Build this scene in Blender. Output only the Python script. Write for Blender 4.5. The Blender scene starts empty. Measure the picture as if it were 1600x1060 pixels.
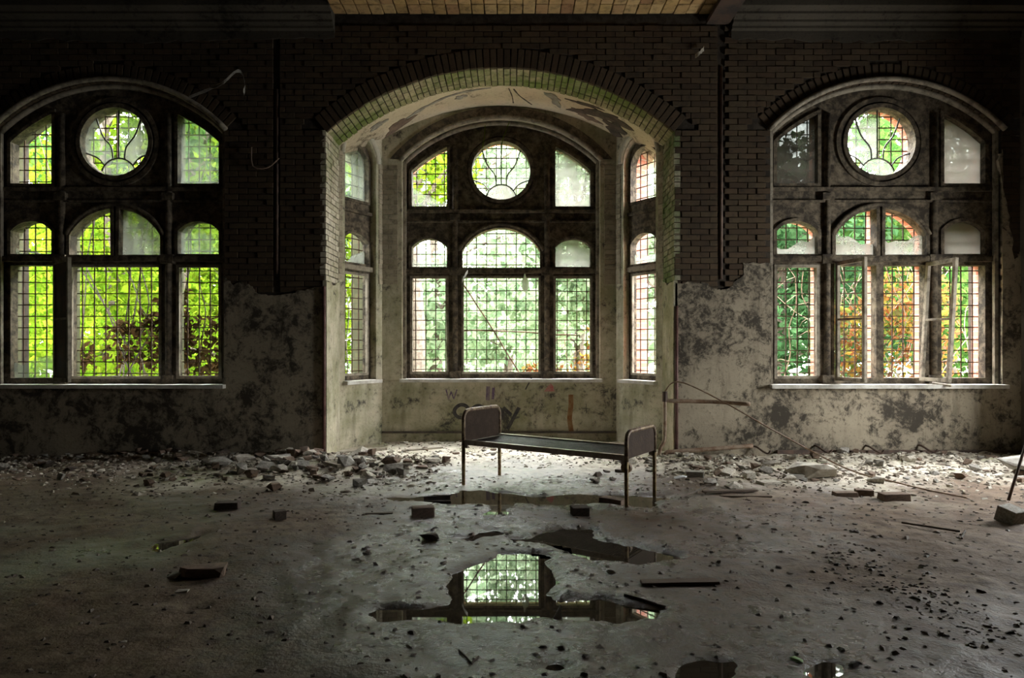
import bpy, bmesh, math, random
import numpy as np
from mathutils import Vector, Matrix
from mathutils.geometry import tessellate_polygon

# ------------------------------------------------------------------ camera, world, light
scene = bpy.context.scene
C = scene.collection
F, HZ, CH = 1067.0, 540.0, 1.5            # focal length in px, horizon row, camera height
cam_d = bpy.data.cameras.new('camera'); cam_d.sensor_width = 36.0; cam_d.lens = F / 1600 * 36
cam_d.shift_y = 10.0 / 1600; cam_d.clip_end = 200
cam = bpy.data.objects.new('camera', cam_d); C.objects.link(cam)
cam.location = (0, 0, CH); cam.rotation_euler = (math.radians(90), 0, 0)
scene.camera = cam
scene.view_settings.view_transform = 'Standard'; scene.view_settings.look = 'None'
scene.view_settings.gamma = 1.0; scene.view_settings.use_curve_mapping = False
scene.view_settings.exposure = 0.28
SKY = 60.0
world = bpy.data.worlds.new('overcast_sky'); scene.world = world; world.use_nodes = True
wn = world.node_tree.nodes; wl = world.node_tree.links
wbg = wn['Background']; wtc = wn.new('ShaderNodeTexCoord'); wsep = wn.new('ShaderNodeSeparateXYZ')
wramp = wn.new('ShaderNodeValToRGB')
wl.new(wtc.outputs['Generated'], wsep.inputs[0]); wl.new(wsep.outputs['Z'], wramp.inputs[0]); wl.new(wramp.outputs[0], wbg.inputs[0])
wramp.color_ramp.elements[0].position = 0.0; wramp.color_ramp.elements[0].color = (0.66, 0.68, 0.66, 1)
wramp.color_ramp.elements[1].position = 0.9; wramp.color_ramp.elements[1].color = (0.95, 0.98, 1.0, 1)
wbg.inputs[1].default_value = SKY
world.cycles.sampling_method = 'MANUAL'; world.cycles.sample_map_resolution = 128
scene.cycles.use_denoising = True
scene.cycles.max_bounces = 10; scene.cycles.diffuse_bounces = 6; scene.cycles.glossy_bounces = 3
scene.cycles.transparent_max_bounces = 24
scene.cycles.sample_clamp_indirect = 6.0
scene.cycles.caustics_reflective = False; scene.cycles.caustics_refractive = False

def portal(name, loc, rotz, w, h):
    """daylight portal standing in a window opening (guides the sky light, emits nothing itself)"""
    d = bpy.data.lights.new(name, 'AREA'); d.shape = 'RECTANGLE'; d.size = w; d.size_y = h; d.cycles.is_portal = True
    o = bpy.data.objects.new(name, d); C.objects.link(o); o.location = loc
    # area lights shine along local -Z; local Y up
    o.rotation_euler = (Matrix.Rotation(rotz, 4, 'Z') @ Matrix.Rotation(math.radians(-90), 4, 'X')).to_euler()
    return o

# ------------------------------------------------------------------ room measures (metres)
YF = 9.04                 # inner face of the window wall
WT = 0.68                 # its thickness
YB = 10.55                # inner face of the bay's middle wall
XL, XR = -2.475, 2.16     # bay opening
XC = (XL + XR) / 2
SPR, CROWN = 4.34, 5.20   # bay arch
A_, B_, C_, D_ = (XL, YF + WT), (-2.007, YB), (1.61, YB), (XR, YF + WT)
WXL, WXR, WXC = -5.344, 4.963, -0.17    # window axes
ROOM_L, ROOM_R, ROOM_B, CEIL = -7.1, 6.74, -4.0, 5.9
WATER = -0.014
portal('portal_bay', (WXC, YB + 0.62, 2.95), 0, 3.1, 4.1)
portal('portal_left', (WXL, YF + 0.80, 2.95), 0, 3.1, 4.1)
portal('portal_right', (WXR, YF + 0.80, 2.95), 0, 3.1, 4.1)
rl = math.atan2(B_[1] - A_[1], B_[0] - A_[0]); rr = math.atan2(D_[1] - C_[1], D_[0] - C_[0])
portal('portal_bay_side', ((A_[0] + B_[0]) / 2 - 0.6 * math.sin(rl), (A_[1] + B_[1]) / 2 + 0.6 * math.cos(rl), 2.75), rl, 0.75, 3.7)
portal('portal_bay_side', ((C_[0] + D_[0]) / 2 - 0.6 * math.sin(rr), (C_[1] + D_[1]) / 2 + 0.6 * math.cos(rr), 2.75), rr, 0.75, 3.7)
FILL_OPENING = (6.3, 7.5, 1.0, 2.6)    # opening added in the right wall, out of view, to brighten the right side: y0, y1, z0, z1
portal('portal_fill_opening', (ROOM_R + 0.45, (FILL_OPENING[0] + FILL_OPENING[1]) / 2, (FILL_OPENING[2] + FILL_OPENING[3]) / 2), math.radians(-90), FILL_OPENING[1] - FILL_OPENING[0], FILL_OPENING[3] - FILL_OPENING[2])  # portal of the added out-of-view opening

random.seed(7); rng = np.random.default_rng(7)
def px(x, y, d): return Vector(((x - 800) * d / F, d, CH - (y - HZ) * d / F))       # a measured image point at depth d
def fl(x, y):
    d = CH * F / (y - HZ); return Vector(((x - 800) * d / F, d, 0))                 # a measured point on the floor

# ------------------------------------------------------------------ helpers
def tag(o, label=None, cat=None, group=None, kind=None):
    if label: o['label'] = label
    if cat: o['category'] = cat
    if group: o['group'] = group
    if kind: o['kind'] = kind
    return o
def empty(name, loc=(0, 0, 0), rz=0, parent=None):
    o = bpy.data.objects.new(name, None); C.objects.link(o); o.location = loc; o.rotation_euler = (0, 0, rz); o.empty_display_size = 0.1
    if parent: o.parent = parent
    return o
def link(name, me, mat=None, parent=None):
    if mat: me.materials.append(mat)
    o = bpy.data.objects.new(name, me); C.objects.link(o)
    if parent: o.parent = parent
    return o
class MB:
    def __init__(s): s.v = []; s.f = []
    def add(s, vs, fs):
        b = len(s.v); s.v += [tuple(v) for v in vs]; s.f += [tuple(i + b for i in f) for f in fs]; return s
    def box(s, c, size, m=None):
        x, y, z = [d / 2 for d in size]
        vs = [Vector((a * x, b * y, e * z)) for a in (-1, 1) for b in (-1, 1) for e in (-1, 1)]
        if m is not None: vs = [m @ v for v in vs]
        c = Vector(c)
        return s.add([v + c for v in vs], [(0, 1, 3, 2), (4, 6, 7, 5), (0, 4, 5, 1), (2, 3, 7, 6), (0, 2, 6, 4), (1, 5, 7, 3)])
    def bar(s, a, b, w, h=None, up=Vector((0, 0, 1))):
        a = Vector(a); b = Vector(b); d = (b - a); L = d.length; d.normalize()
        if abs(d.dot(up)) > .99: up = Vector((0, 1, 0))
        r = d.cross(up).normalized(); u = r.cross(d)
        m = Matrix((d, r, u)).transposed()
        return s.box((a + b) / 2, (L, w, h or w), m)
    def tube(s, path, r, n=8, closed=False):
        P = [Vector(p) for p in path]; k = len(P); rs = r if hasattr(r, '__len__') else [r] * k
        prev = None; vs = []
        for i in range(k):
            a = P[(i - 1) % k] if (closed or i > 0) else P[i]; b = P[(i + 1) % k] if (closed or i < k - 1) else P[i]
            t = (b - a).normalized()
            if prev is None:
                h = Vector((0, 0, 1)) if abs(t.z) < .9 else Vector((0, 1, 0))
                nrm = (h - t * h.dot(t)).normalized()
            else: nrm = (prev - t * prev.dot(t)).normalized()
            prev = nrm; bi = t.cross(nrm)
            for j in range(n):
                q = 2 * math.pi * j / n; vs.append(P[i] + (nrm * math.cos(q) + bi * math.sin(q)) * rs[i])
        fs = []
        for i in range(k if closed else k - 1):
            for j in range(n):
                a = i * n + j; b = i * n + (j + 1) % n; c = ((i + 1) % k) * n + (j + 1) % n; d = ((i + 1) % k) * n + j
                fs.append((a, b, c, d))
        if not closed: fs += [tuple(range(n))[::-1], tuple(range((k - 1) * n, k * n))]
        return s.add(vs, fs)
    def prism(s, loops, y0, y1):
        """polygon with holes in the x-z plane, extruded along y"""
        flat = [p for l in loops for p in l]; n = len(flat)
        tris = tessellate_polygon([[Vector((p[0], p[1], 0)) for p in l] for l in loops])
        vs = [(p[0], y0, p[1]) for p in flat] + [(p[0], y1, p[1]) for p in flat]
        fs = [t for t in tris] + [(t[2] + n, t[1] + n, t[0] + n) for t in tris]
        b = 0
        for l in loops:
            k = len(l)
            for i in range(k):
                a = b + i; c = b + (i + 1) % k; fs.append((a, c, c + n, a + n))
            b += k
        return s.add(vs, fs)
    def mesh(s, name, normals=True):
        me = bpy.data.meshes.new(name); me.from_pydata(s.v, [], s.f)
        if normals:
            bm = bmesh.new(); bm.from_mesh(me); bmesh.ops.recalc_face_normals(bm, faces=bm.faces); bm.to_mesh(me); bm.free()
        return me
    def build(s, name, mat, parent=None, smooth=False):
        me = s.mesh(name)
        if smooth: me.polygons.foreach_set('use_smooth', [True] * len(me.polygons))
        return link(name, me, mat, parent)
def arc(cx, cz, r, a0, a1, n): return [(cx + r * math.cos(math.radians(a0 + (a1 - a0) * i / n)), cz + r * math.sin(math.radians(a0 + (a1 - a0) * i / n))) for i in range(n + 1)]
def segment_top(x0, x1, spring, crown, n=16):
    """points of a segmental arch from (x1, spring) over the crown to (x0, spring)"""
    h = (x1 - x0) / 2; rise = crown - spring; R = (h * h + rise * rise) / (2 * rise); c = (x0 + x1) / 2; cz = crown - R
    a = math.degrees(math.asin(min(1, h / R)))
    if rise > h: a = 180 - a
    return arc(c, cz, R, 90 - a, 90 + a, n)
def arched(x0, x1, z0, spring, crown, n=16): return [(x0, z0), (x1, z0)] + segment_top(x0, x1, spring, crown, n)
def smooth_path(pts, n=6):
    P = [Vector(p) for p in pts]; out = []
    for i in range(len(P) - 1):
        a = P[max(i - 1, 0)]; b = P[i]; c = P[i + 1]; d = P[min(i + 2, len(P) - 1)]
        for k in range(n):
            t = k / n
            out.append(0.5 * ((2 * b) + (c - a) * t + (2 * a - 5 * b + 4 * c - d) * t * t + (3 * b - a - 3 * c + d) * t ** 3))
    out.append(P[-1]); return out

# ------------------------------------------------------------------ materials
class NT:
    def __init__(s, name):
        s.m = bpy.data.materials.new(name); s.m.use_nodes = True; s.t = s.m.node_tree; s.n = s.t.nodes; s.l = s.t.links
        s.bsdf = s.n['Principled BSDF']; s.out = s.n['Material Output']; s.tc = s.n.new('ShaderNodeTexCoord')
    def set(s, inp, v):
        if hasattr(v, 'is_output') or isinstance(v, bpy.types.NodeSocket): s.l.new(v, inp)
        elif isinstance(v, (tuple, list)) and len(v) == 3 and inp.type == 'RGBA': inp.default_value = (*v, 1)
        else: inp.default_value = v
    def map(s, scale=(1, 1, 1), coord='Object'):
        n = s.n.new('ShaderNodeMapping'); s.l.new(s.tc.outputs[coord], n.inputs[0]); n.inputs['Scale'].default_value = scale; return n.outputs[0]
    def noise(s, scale, detail=4, rough=.6, vec=None, dist=0.0):
        n = s.n.new('ShaderNodeTexNoise'); s.l.new(vec or s.tc.outputs['Object'], n.inputs['Vector'])
        n.inputs['Scale'].default_value = scale; n.inputs['Detail'].default_value = detail; n.inputs['Roughness'].default_value = rough; n.inputs['Distortion'].default_value = dist
        return n.outputs['Fac']
    def ramp(s, fac, stops):
        n = s.n.new('ShaderNodeValToRGB'); s.l.new(fac, n.inputs[0]); e = n.color_ramp.elements
        while len(e) < len(stops): e.new(.5)
        for i, (p, c) in enumerate(stops):
            e[i].position = p; e[i].color = (*c, 1) if not isinstance(c, (int, float)) else (c, c, c, 1)
        return n.outputs[0]
    def mix(s, fac, a, b, blend='MIX'):
        n = s.n.new('ShaderNodeMix'); n.data_type = 'RGBA'; n.blend_type = blend
        s.set(n.inputs[0], fac); s.set(n.inputs[6], a); s.set(n.inputs[7], b); return n.outputs[2]
    def math(s, op, a, b=0.0):
        n = s.n.new('ShaderNodeMath'); n.operation = op; s.set(n.inputs[0], a); s.set(n.inputs[1], b); return n.outputs[0]
    def attr(s, name):
        n = s.n.new('ShaderNodeAttribute'); n.attribute_name = name; return n.outputs['Fac']
    def island(s):
        n = s.n.new('ShaderNodeNewGeometry'); return n.outputs['Random Per Island']
    def objrand(s):
        n = s.n.new('ShaderNodeObjectInfo'); return n.outputs['Random']
    def bump(s, h, strength=.5, dist=.02):
        n = s.n.new('ShaderNodeBump'); s.l.new(h, n.inputs['Height']); n.inputs['Strength'].default_value = strength; n.inputs['Distance'].default_value = dist
        s.l.new(n.outputs[0], s.bsdf.inputs['Normal']); return n
    def done(s, color, rough=.8, metallic=0.0, spec=.3):
        s.set(s.bsdf.inputs['Base Color'], color); s.set(s.bsdf.inputs['Roughness'], rough); s.set(s.bsdf.inputs['Metallic'], metallic)
        s.bsdf.inputs['Specular IOR Level'].default_value = spec; return s.m

def plaster(name, light, mid, mould, moss=None, mould_pos=.55, streak=True, scale=1.0):
    t = NT(name)
    big = t.noise(.9 * scale, 6, .65); med = t.noise(4.5 * scale, 8, .72, dist=.8); fine = t.noise(28 * scale, 4, .6)
    col = t.mix(t.ramp(big, [(.35, 0.0), (.65, 1.0)]), light, mid)
    if streak:
        st = t.noise(5 * scale, 5, .7, vec=t.map((1, 1, .13)))
        col = t.mix(t.ramp(st, [(.52, 0.0), (.72, .65)]), col, tuple(c * .45 for c in mid))
    if moss: col = t.mix(t.ramp(t.noise(1.6 * scale, 6, .7), [(.42, 0.0), (.62, .8)]), col, moss)
    grain = t.noise(13 * scale, 6, .75, dist=.6); mm = t.math('ADD', t.math('ADD', t.math('MULTIPLY', med, .42), t.math('MULTIPLY', grain, .28)), t.math('MULTIPLY', big, .3))
    col = t.mix(t.ramp(mm, [(mould_pos - .02, 0.0), (mould_pos + .05, .92)]), col, mould)
    col = t.mix(t.ramp(fine, [(.55, 0.0), (.8, .6)]), col, mould)
    t.bump(t.math('ADD', med, t.math('MULTIPLY', fine, .3)), .5, .015)
    return t.done(col, .9, 0, .15)
def brickmat(name, cols, moss=None, mossr=(.45, .6), dirt=(.03, .025, .02)):
    t = NT(name); r = t.math('FRACT', t.math('ADD', t.island(), t.objrand())); vec = t.n.new('ShaderNodeNewGeometry').outputs['Position']
    col = t.ramp(r, [(i / (len(cols) - 1), c) for i, c in enumerate(cols)])
    n1 = t.noise(11, 6, .7, vec=vec); n2 = t.noise(1.3, 5, .6, vec=vec)
    col = t.mix(t.ramp(n1, [(.48, 0.0), (.75, .8)]), col, dirt)
    if moss: col = t.mix(t.ramp(t.math('ADD', t.math('MULTIPLY', n2, .75), t.math('MULTIPLY', n1, .25)), [(mossr[0], 0.0), (mossr[1], .95)]), col, moss)
    t.bump(n1, .6, .01)
    return t.done(col, .92, 0, .15)
def simple(name, c1, c2, scale=6, rough=.7, metallic=0.0, spec=.3, bump=.4, pos=(.4, .6), stretch=None):
    t = NT(name); n = t.noise(scale, 6, .7, vec=t.map(stretch) if stretch else None, dist=.3)
    col = t.mix(t.ramp(n, [(pos[0], 0.0), (pos[1], 1.0)]), c1, c2)
    t.bump(t.noise(scale * 4, 4, .6), bump, .006)
    return t.done(col, rough, metallic, spec)
def leafmat(name, cols, trans=.55):
    t = NT(name); col = t.ramp(t.island(), [(i / (len(cols) - 1), c) for i, c in enumerate(cols)])
    d = t.n.new('ShaderNodeBsdfDiffuse'); tr = t.n.new('ShaderNodeBsdfTranslucent'); mx = t.n.new('ShaderNodeMixShader'); mx.inputs[0].default_value = trans
    t.l.new(col, d.inputs[0]); t.l.new(col, tr.inputs[0]); t.l.new(d.outputs[0], mx.inputs[1]); t.l.new(tr.outputs[0], mx.inputs[2]); t.l.new(mx.outputs[0], t.out.inputs[0])
    return t.m
def glassmat(name, dirt0, dirt1, tint=(.30, .32, .29)):
    t = NT(name); n = t.noise(3.2, 6, .7, dist=.5)
    tp = t.n.new('ShaderNodeBsdfTransparent'); tp.inputs[0].default_value = (.9, .93, .9, 1)
    gl = t.n.new('ShaderNodeBsdfGlossy'); gl.inputs['Roughness'].default_value = .05
    tl = t.n.new('ShaderNodeBsdfTranslucent'); tl.inputs[0].default_value = (*tint, 1)
    df = t.n.new('ShaderNodeBsdfDiffuse'); df.inputs[0].default_value = (*[c * .6 for c in tint], 1)
    m0 = t.n.new('ShaderNodeMixShader'); m0.inputs[0].default_value = .75; t.l.new(df.outputs[0], m0.inputs[1]); t.l.new(tl.outputs[0], m0.inputs[2])
    m1 = t.n.new('ShaderNodeMixShader'); m1.inputs[0].default_value = .05; t.l.new(tp.outputs[0], m1.inputs[1]); t.l.new(gl.outputs[0], m1.inputs[2])
    m2 = t.n.new('ShaderNodeMixShader'); t.l.new(t.ramp(n, [(.3, dirt0), (.7, dirt1)]), m2.inputs[0])
    t.l.new(m1.outputs[0], m2.inputs[1]); t.l.new(m0.outputs[0], m2.inputs[2]); t.l.new(m2.outputs[0], t.out.inputs[0])
    return t.m

M = {}
M['plaster_front'] = plaster('plaster_front', (.38, .325, .24), (.25, .21, .155), (.04, .034, .027), mould_pos=.505)
M['plaster_bay'] = plaster('plaster_bay', (.56, .50, .38), (.38, .34, .25), (.05, .044, .042), moss=(.22, .22, .12), mould_pos=.54)
M['plaster_vault'] = plaster('plaster_vault', (.66, .57, .43), (.50, .42, .31), (.09, .065, .045), mould_pos=.545, streak=False, scale=.8)
M['plaster_pale'] = plaster('plaster_pale', (.62, .58, .49), (.45, .42, .34), (.08, .07, .06), mould_pos=.6)
M['mortar'] = simple('mortar', (.03, .024, .019), (.055, .045, .035), 9, .95, spec=.1)
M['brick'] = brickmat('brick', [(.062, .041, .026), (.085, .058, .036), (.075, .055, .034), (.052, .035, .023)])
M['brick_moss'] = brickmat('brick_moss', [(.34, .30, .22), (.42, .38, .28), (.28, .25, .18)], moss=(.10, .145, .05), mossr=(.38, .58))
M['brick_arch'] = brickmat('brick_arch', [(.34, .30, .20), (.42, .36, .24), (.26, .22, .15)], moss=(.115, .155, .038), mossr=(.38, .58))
M['brick_pale'] = brickmat('brick_pale', [(.50, .45, .35), (.42, .37, .28), (.56, .50, .40)], moss=(.22, .24, .11), mossr=(.5, .68))
M['brick_bay'] = brickmat('brick_bay', [(.30, .26, .19), (.36, .31, .23), (.25, .21, .15)])
M['brick_yellow'] = brickmat('brick_yellow', [(.50, .34, .14), (.40, .25, .11), (.55, .38, .18), (.36, .2, .1)])
M['brick_red'] = brickmat('brick_red', [(.36, .13, .09), (.44, .17, .12), (.38, .2, .15)], dirt=(.2, .1, .07))
def brick_tex(name, c1, c2, mort, s=1.0):
    t = NT(name); b = t.n.new('ShaderNodeTexBrick')
    mp = t.n.new('ShaderNodeCombineXYZ'); sp = t.n.new('ShaderNodeSeparateXYZ'); t.l.new(t.tc.outputs['Object'], sp.inputs[0])
    t.l.new(t.math('ADD', sp.outputs[0], sp.outputs[1]), mp.inputs[0]); t.l.new(sp.outputs[2], mp.inputs[1]); t.l.new(mp.outputs[0], b.inputs['Vector'])
    b.inputs['Color1'].default_value = (*c1, 1); b.inputs['Color2'].default_value = (*c2, 1); b.inputs['Mortar'].default_value = (*mort, 1)
    b.inputs['Scale'].default_value = 1.0; b.inputs['Brick Width'].default_value = .25; b.inputs['Row Height'].default_value = .077; b.inputs['Mortar Size'].default_value = .006
    col = t.mix(t.ramp(t.noise(7, 5, .7), [(.5, 0.0), (.8, .6)]), b.outputs[0], tuple(c * .5 for c in c1))
    return t.done(col, .9, 0, .15)
M['brick_out'] = brick_tex('brick_out', (.42, .16, .11), (.50, .22, .16), (.42, .36, .30))
M['brick_olive'] = brick_tex('brick_olive', (.085, .085, .045), (.12, .115, .06), (.09, .09, .06))  # dark olive brick for the left-hand outer reveals
M['timber'] = simple('timber', (.045, .035, .025), (.22, .175, .12), 9, .8, bump=.9, pos=(.42, .68), spec=.25)
M['timber_pale'] = simple('timber_pale', (.30, .26, .20), (.12, .10, .075), 7, .85, bump=.6, pos=(.45, .62))
M['timber_floor'] = simple('timber_floor', (.20, .14, .10), (.09, .065, .05), 9, .8, bump=.6, stretch=(1, 6, 6))
M['sill'] = simple('sill', (.62, .60, .55), (.40, .37, .32), 5, .7, bump=.4)
M['iron'] = simple('iron', (.045, .03, .022), (.10, .05, .03), 14, .75, .3)
M['lead'] = simple('lead', (.10, .10, .095), (.22, .21, .20), 12, .6, .4)
M['glass'] = glassmat('glass', .06, .35)
M['glass_dirty'] = glassmat('glass_dirty', .35, .85, (.27, .265, .24))
M['glass_milky'] = glassmat('glass_milky', .8, .97, (.20, .185, .165))
M['torn_sheet'] = glassmat('torn_sheet', .82, .97, (.045, .04, .034))
M['bulb'] = glassmat('bulb_glass', .6, .8, (.6, .6, .58))
M['bed_tube'] = simple('bed_tube', (.30, .23, .14), (.085, .045, .025), 16, .5, .25, .5, .5, (.40, .58))
M['bed_leg'] = simple('bed_leg', (.40, .29, .13), (.13, .065, .028), 18, .6, .1, .4, .5, (.42, .60))
M['bed_panel'] = simple('bed_panel', (.034, .020, .012), (.062, .038, .024), 9, .75, .0, .2, .4, (.45, .75))
M['bed_wire'] = simple('bed_wire', (.045, .035, .035), (.09, .075, .07), 10, .42, .6, .5)
M['bed_rail'] = simple('bed_rail', (.48, .42, .36), (.24, .16, .11), 14, .3, .7, .5, pos=(.48, .7))
M['pipe_rust'] = simple('pipe_rust', (.20, .12, .075), (.34, .26, .19), 10, .6, .15)
M['pipe_dark'] = simple('pipe_dark', (.07, .05, .042), (.14, .09, .065), 8, .6, .2)
M['guard'] = simple('guard', (.085, .04, .035), (.16, .085, .07), 6, .55, .1)
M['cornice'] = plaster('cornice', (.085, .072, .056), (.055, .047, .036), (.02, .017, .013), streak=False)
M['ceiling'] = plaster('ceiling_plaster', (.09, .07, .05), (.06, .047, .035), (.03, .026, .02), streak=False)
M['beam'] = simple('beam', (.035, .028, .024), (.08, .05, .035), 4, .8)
M['wall_dark'] = plaster('wall_dark', (.16, .14, .11), (.11, .10, .08), (.04, .035, .03))
M['chunk_pale'] = simple('chunk_pale', (.60, .56, .48), (.34, .30, .24), 7, .9, bump=.6)
M['chunk_grey'] = simple('chunk_grey', (.36, .34, .30), (.20, .18, .155), 7, .9, bump=.6)
M['chunk_brown'] = simple('chunk_brown', (.22, .15, .11), (.13, .095, .07), 7, .9, bump=.6)
M['chunk_dark'] = simple('chunk_dark', (.06, .048, .04), (.11, .085, .065), 7, .85, bump=.6)
M['white_plastic'] = simple('white_plastic', (.75, .76, .76), (.6, .6, .58), 7, .4)
M['paint_black'] = simple('paint_black', (.03, .028, .03), (.07, .06, .055), 14, .6)
M['paint_purple'] = simple('paint_purple', (.12, .075, .15), (.25, .20, .21), 8, .8)
M['paint_red'] = simple('paint_red', (.42, .10, .10), (.36, .22, .18), 18, .7)
M['paint_rust'] = simple('paint_rust', (.20, .085, .025), (.26, .16, .08), 9, .85)
M['bark'] = simple('bark', (.05, .037, .027), (.10, .08, .06), 9, .9)
M['twig'] = simple('twig', (.09, .06, .04), (.17, .12, .08), 9, .9)
M['leaf_lime'] = leafmat('leaf_lime', [(0.043, 0.093, 0.005), (0.093, 0.153, 0.008), (0.136, 0.179, 0.013), (0.060, 0.120, 0.007)])
M['leaf_green'] = leafmat('leaf_green', [(0.018, 0.050, 0.010), (0.038, 0.079, 0.017), (0.058, 0.100, 0.021)])
M['leaf_deep'] = leafmat('leaf_deep', [(0.014, 0.037, 0.014), (0.026, 0.062, 0.022), (0.044, 0.084, 0.036)])
M['leaf_hazed'] = leafmat('leaf_hazed', [(0.132, 0.195, 0.109), (0.203, 0.265, 0.156), (0.280, 0.327, 0.219), (0.109, 0.171, 0.093)])  # leaf colour lightened to stand in for overexposed distance haze
M['leaf_autumn'] = leafmat('leaf_autumn', [(0.133, 0.044, 0.011), (0.097, 0.040, 0.018), (0.159, 0.097, 0.018), (0.053, 0.075, 0.014), (0.071, 0.036, 0.022)])
M['leaf_dry'] = leafmat('leaf_dry', [(0.026, 0.016, 0.008), (0.047, 0.026, 0.010), (0.021, 0.018, 0.006)], .3)
M['grass'] = simple('grass', (.07, .11, .03), (.12, .12, .06), 3, .95)

# ------------------------------------------------------------------ floor with hollows, mud and puddles
def vnoise(x, y, s, seed):
    r = np.random.default_rng(seed).random((256, 256)); x = x * s; y = y * s
    xi = np.floor(x).astype(int); yi = np.floor(y).astype(int); fx = x - xi; fy = y - yi
    fx = fx * fx * (3 - 2 * fx); fy = fy * fy * (3 - 2 * fy); g = lambda a, b: r[a % 256, b % 256]
    return (g(xi, yi) * (1 - fx) + g(xi + 1, yi) * fx) * (1 - fy) + (g(xi, yi + 1) * (1 - fx) + g(xi + 1, yi + 1) * fx) * fy - .5
def fbm(x, y, s, o, seed):
    t = 0
    for k in range(o): t = t + vnoise(x, y, s * 2 ** k, seed + k) * .5 ** k
    return t
def poly_sd(X, Y, P):
    """signed distance to a polygon, negative inside"""
    d = np.full(X.shape, 1e9); inside = np.zeros(X.shape, bool); n = len(P)
    for i in range(n):
        ax, ay = P[i]; bx, by = P[(i + 1) % n]; ex, ey = bx - ax, by - ay
        t = np.clip(((X - ax) * ex + (Y - ay) * ey) / (ex * ex + ey * ey + 1e-12), 0, 1)
        d = np.minimum(d, np.hypot(X - ax - t * ex, Y - ay - t * ey))
        cond = (ay > Y) != (by > Y)
        with np.errstate(divide='ignore', invalid='ignore'): xc = (bx - ax) * (Y - ay) / (by - ay + 1e-12) + ax
        inside ^= cond & (X < xc)
    return np.where(inside, -d, d)
PUD = [
 ('large shallow puddle mirroring the barred middle window', [(698, 893), (724, 887), (757, 874), (782, 863), (821, 860), (862, 862), (866, 893), (846, 926), (866, 941), (937, 938), (992, 946), (1040, 949), (1023, 957), (945, 964), (899, 970), (840, 970), (817, 973), (720, 970), (650, 966), (596, 970), (583, 959), (588, 947), (643, 941), (697, 943), (702, 920)]),
 ('thin ragged puddle just behind the window-mirroring puddle', [(800, 842), (842, 838), (880, 824), (925, 824), (930, 838), (965, 848), (1030, 858), (1062, 868), (1010, 876), (925, 872), (893, 866), (860, 858), (835, 850)]),
 ('brown film of water on the floor under the bed', [(575, 774), (640, 776), (700, 770), (722, 765), (785, 768), (830, 774), (905, 770), (960, 769), (1030, 772), (1060, 780), (1010, 792), (930, 786), (880, 790), (800, 782), (786, 802), (762, 803), (768, 788), (700, 786), (640, 784)]),
 ('small dark puddle at the bottom edge of the picture', [(828, 1044), (850, 1028), (880, 1026), (912, 1040), (898, 1055), (860, 1052)]),
 ('dark brown puddle in the right foreground by the picture edge', [(1052, 1050), (1065, 1034), (1100, 1026), (1150, 1024), (1168, 1040), (1150, 1056), (1110, 1075), (1050, 1075)]),
 ('little round puddle right of the dark brown foreground puddle', [(1262, 1048), (1290, 1036), (1310, 1036), (1312, 1046), (1285, 1056)]),
 ('narrow puddle with thin rim left of the thin ragged puddle', [(702, 838), (740, 830), (775, 826), (782, 832), (758, 842), (745, 852), (722, 846)]),
 ('shining wet patch on the floor before the left window', [(215, 858), (250, 845), (290, 838), (320, 832), (310, 842), (270, 856), (235, 864)]),
]
PUD = [(l, [(fl(*p).x, fl(*p).y) for p in P]) for l, P in PUD]
def heap(X, Y):
    g = lambda cx, cy, sx, sy, h: h * np.exp(-((X - cx) / sx) ** 2 - ((Y - cy) / sy) ** 2)
    return g(-2.3, 8.6, 1.2, .55, .085) + g(-4.5, 8.95, 2.0, .45, .07) + g(3.6, 8.9, 2.6, .5, .06) + g(0, 10.4, 2, .35, .03) + g(2.0, 8.7, .4, .4, .05) + g(5.8, 8.8, 1.2, .6, .06)
def floor_h(X, Y, full=True):
    n = fbm(X, Y, .55, 4, 3) * .022 + np.abs(fbm(X, Y, 1.7, 5, 21)) * .024 + fbm(X, Y, 6, 5, 40) * .014
    z = np.maximum(n, -.006 + .1 * n) + heap(X, Y) * (1 + fbm(X, Y, 4, 3, 9))
    wet = np.zeros(X.shape)
    if full:
        sdm = np.full(X.shape, 9.0)
        jit = fbm(X, Y, 3.5, 5, 77) * .22
        for _, P in PUD:
            sd = poly_sd(X, Y, P); sdm = np.minimum(sdm, sd)
        s2 = sdm + jit * .6
        k = np.clip(.5 - s2 / .11, 0, 1); k = k * k * (3 - 2 * k)
        z = z * (1 - k) + k * (WATER - .016 + .55 * n)
        rim = np.exp(-((s2 - .10) / .06) ** 2) * .003; z = z + rim
        z = np.where(sdm > .30, np.maximum(z, WATER + .006), z)
        wet = np.clip(1.15 - (sdm + fbm(X, Y, .9, 4, 5) * 1.6) / 1.3, 0, 1)
    return z, wet
def floor_z(x, y):
    return float(floor_h(np.array([x]), np.array([y]))[0][0])
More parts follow.
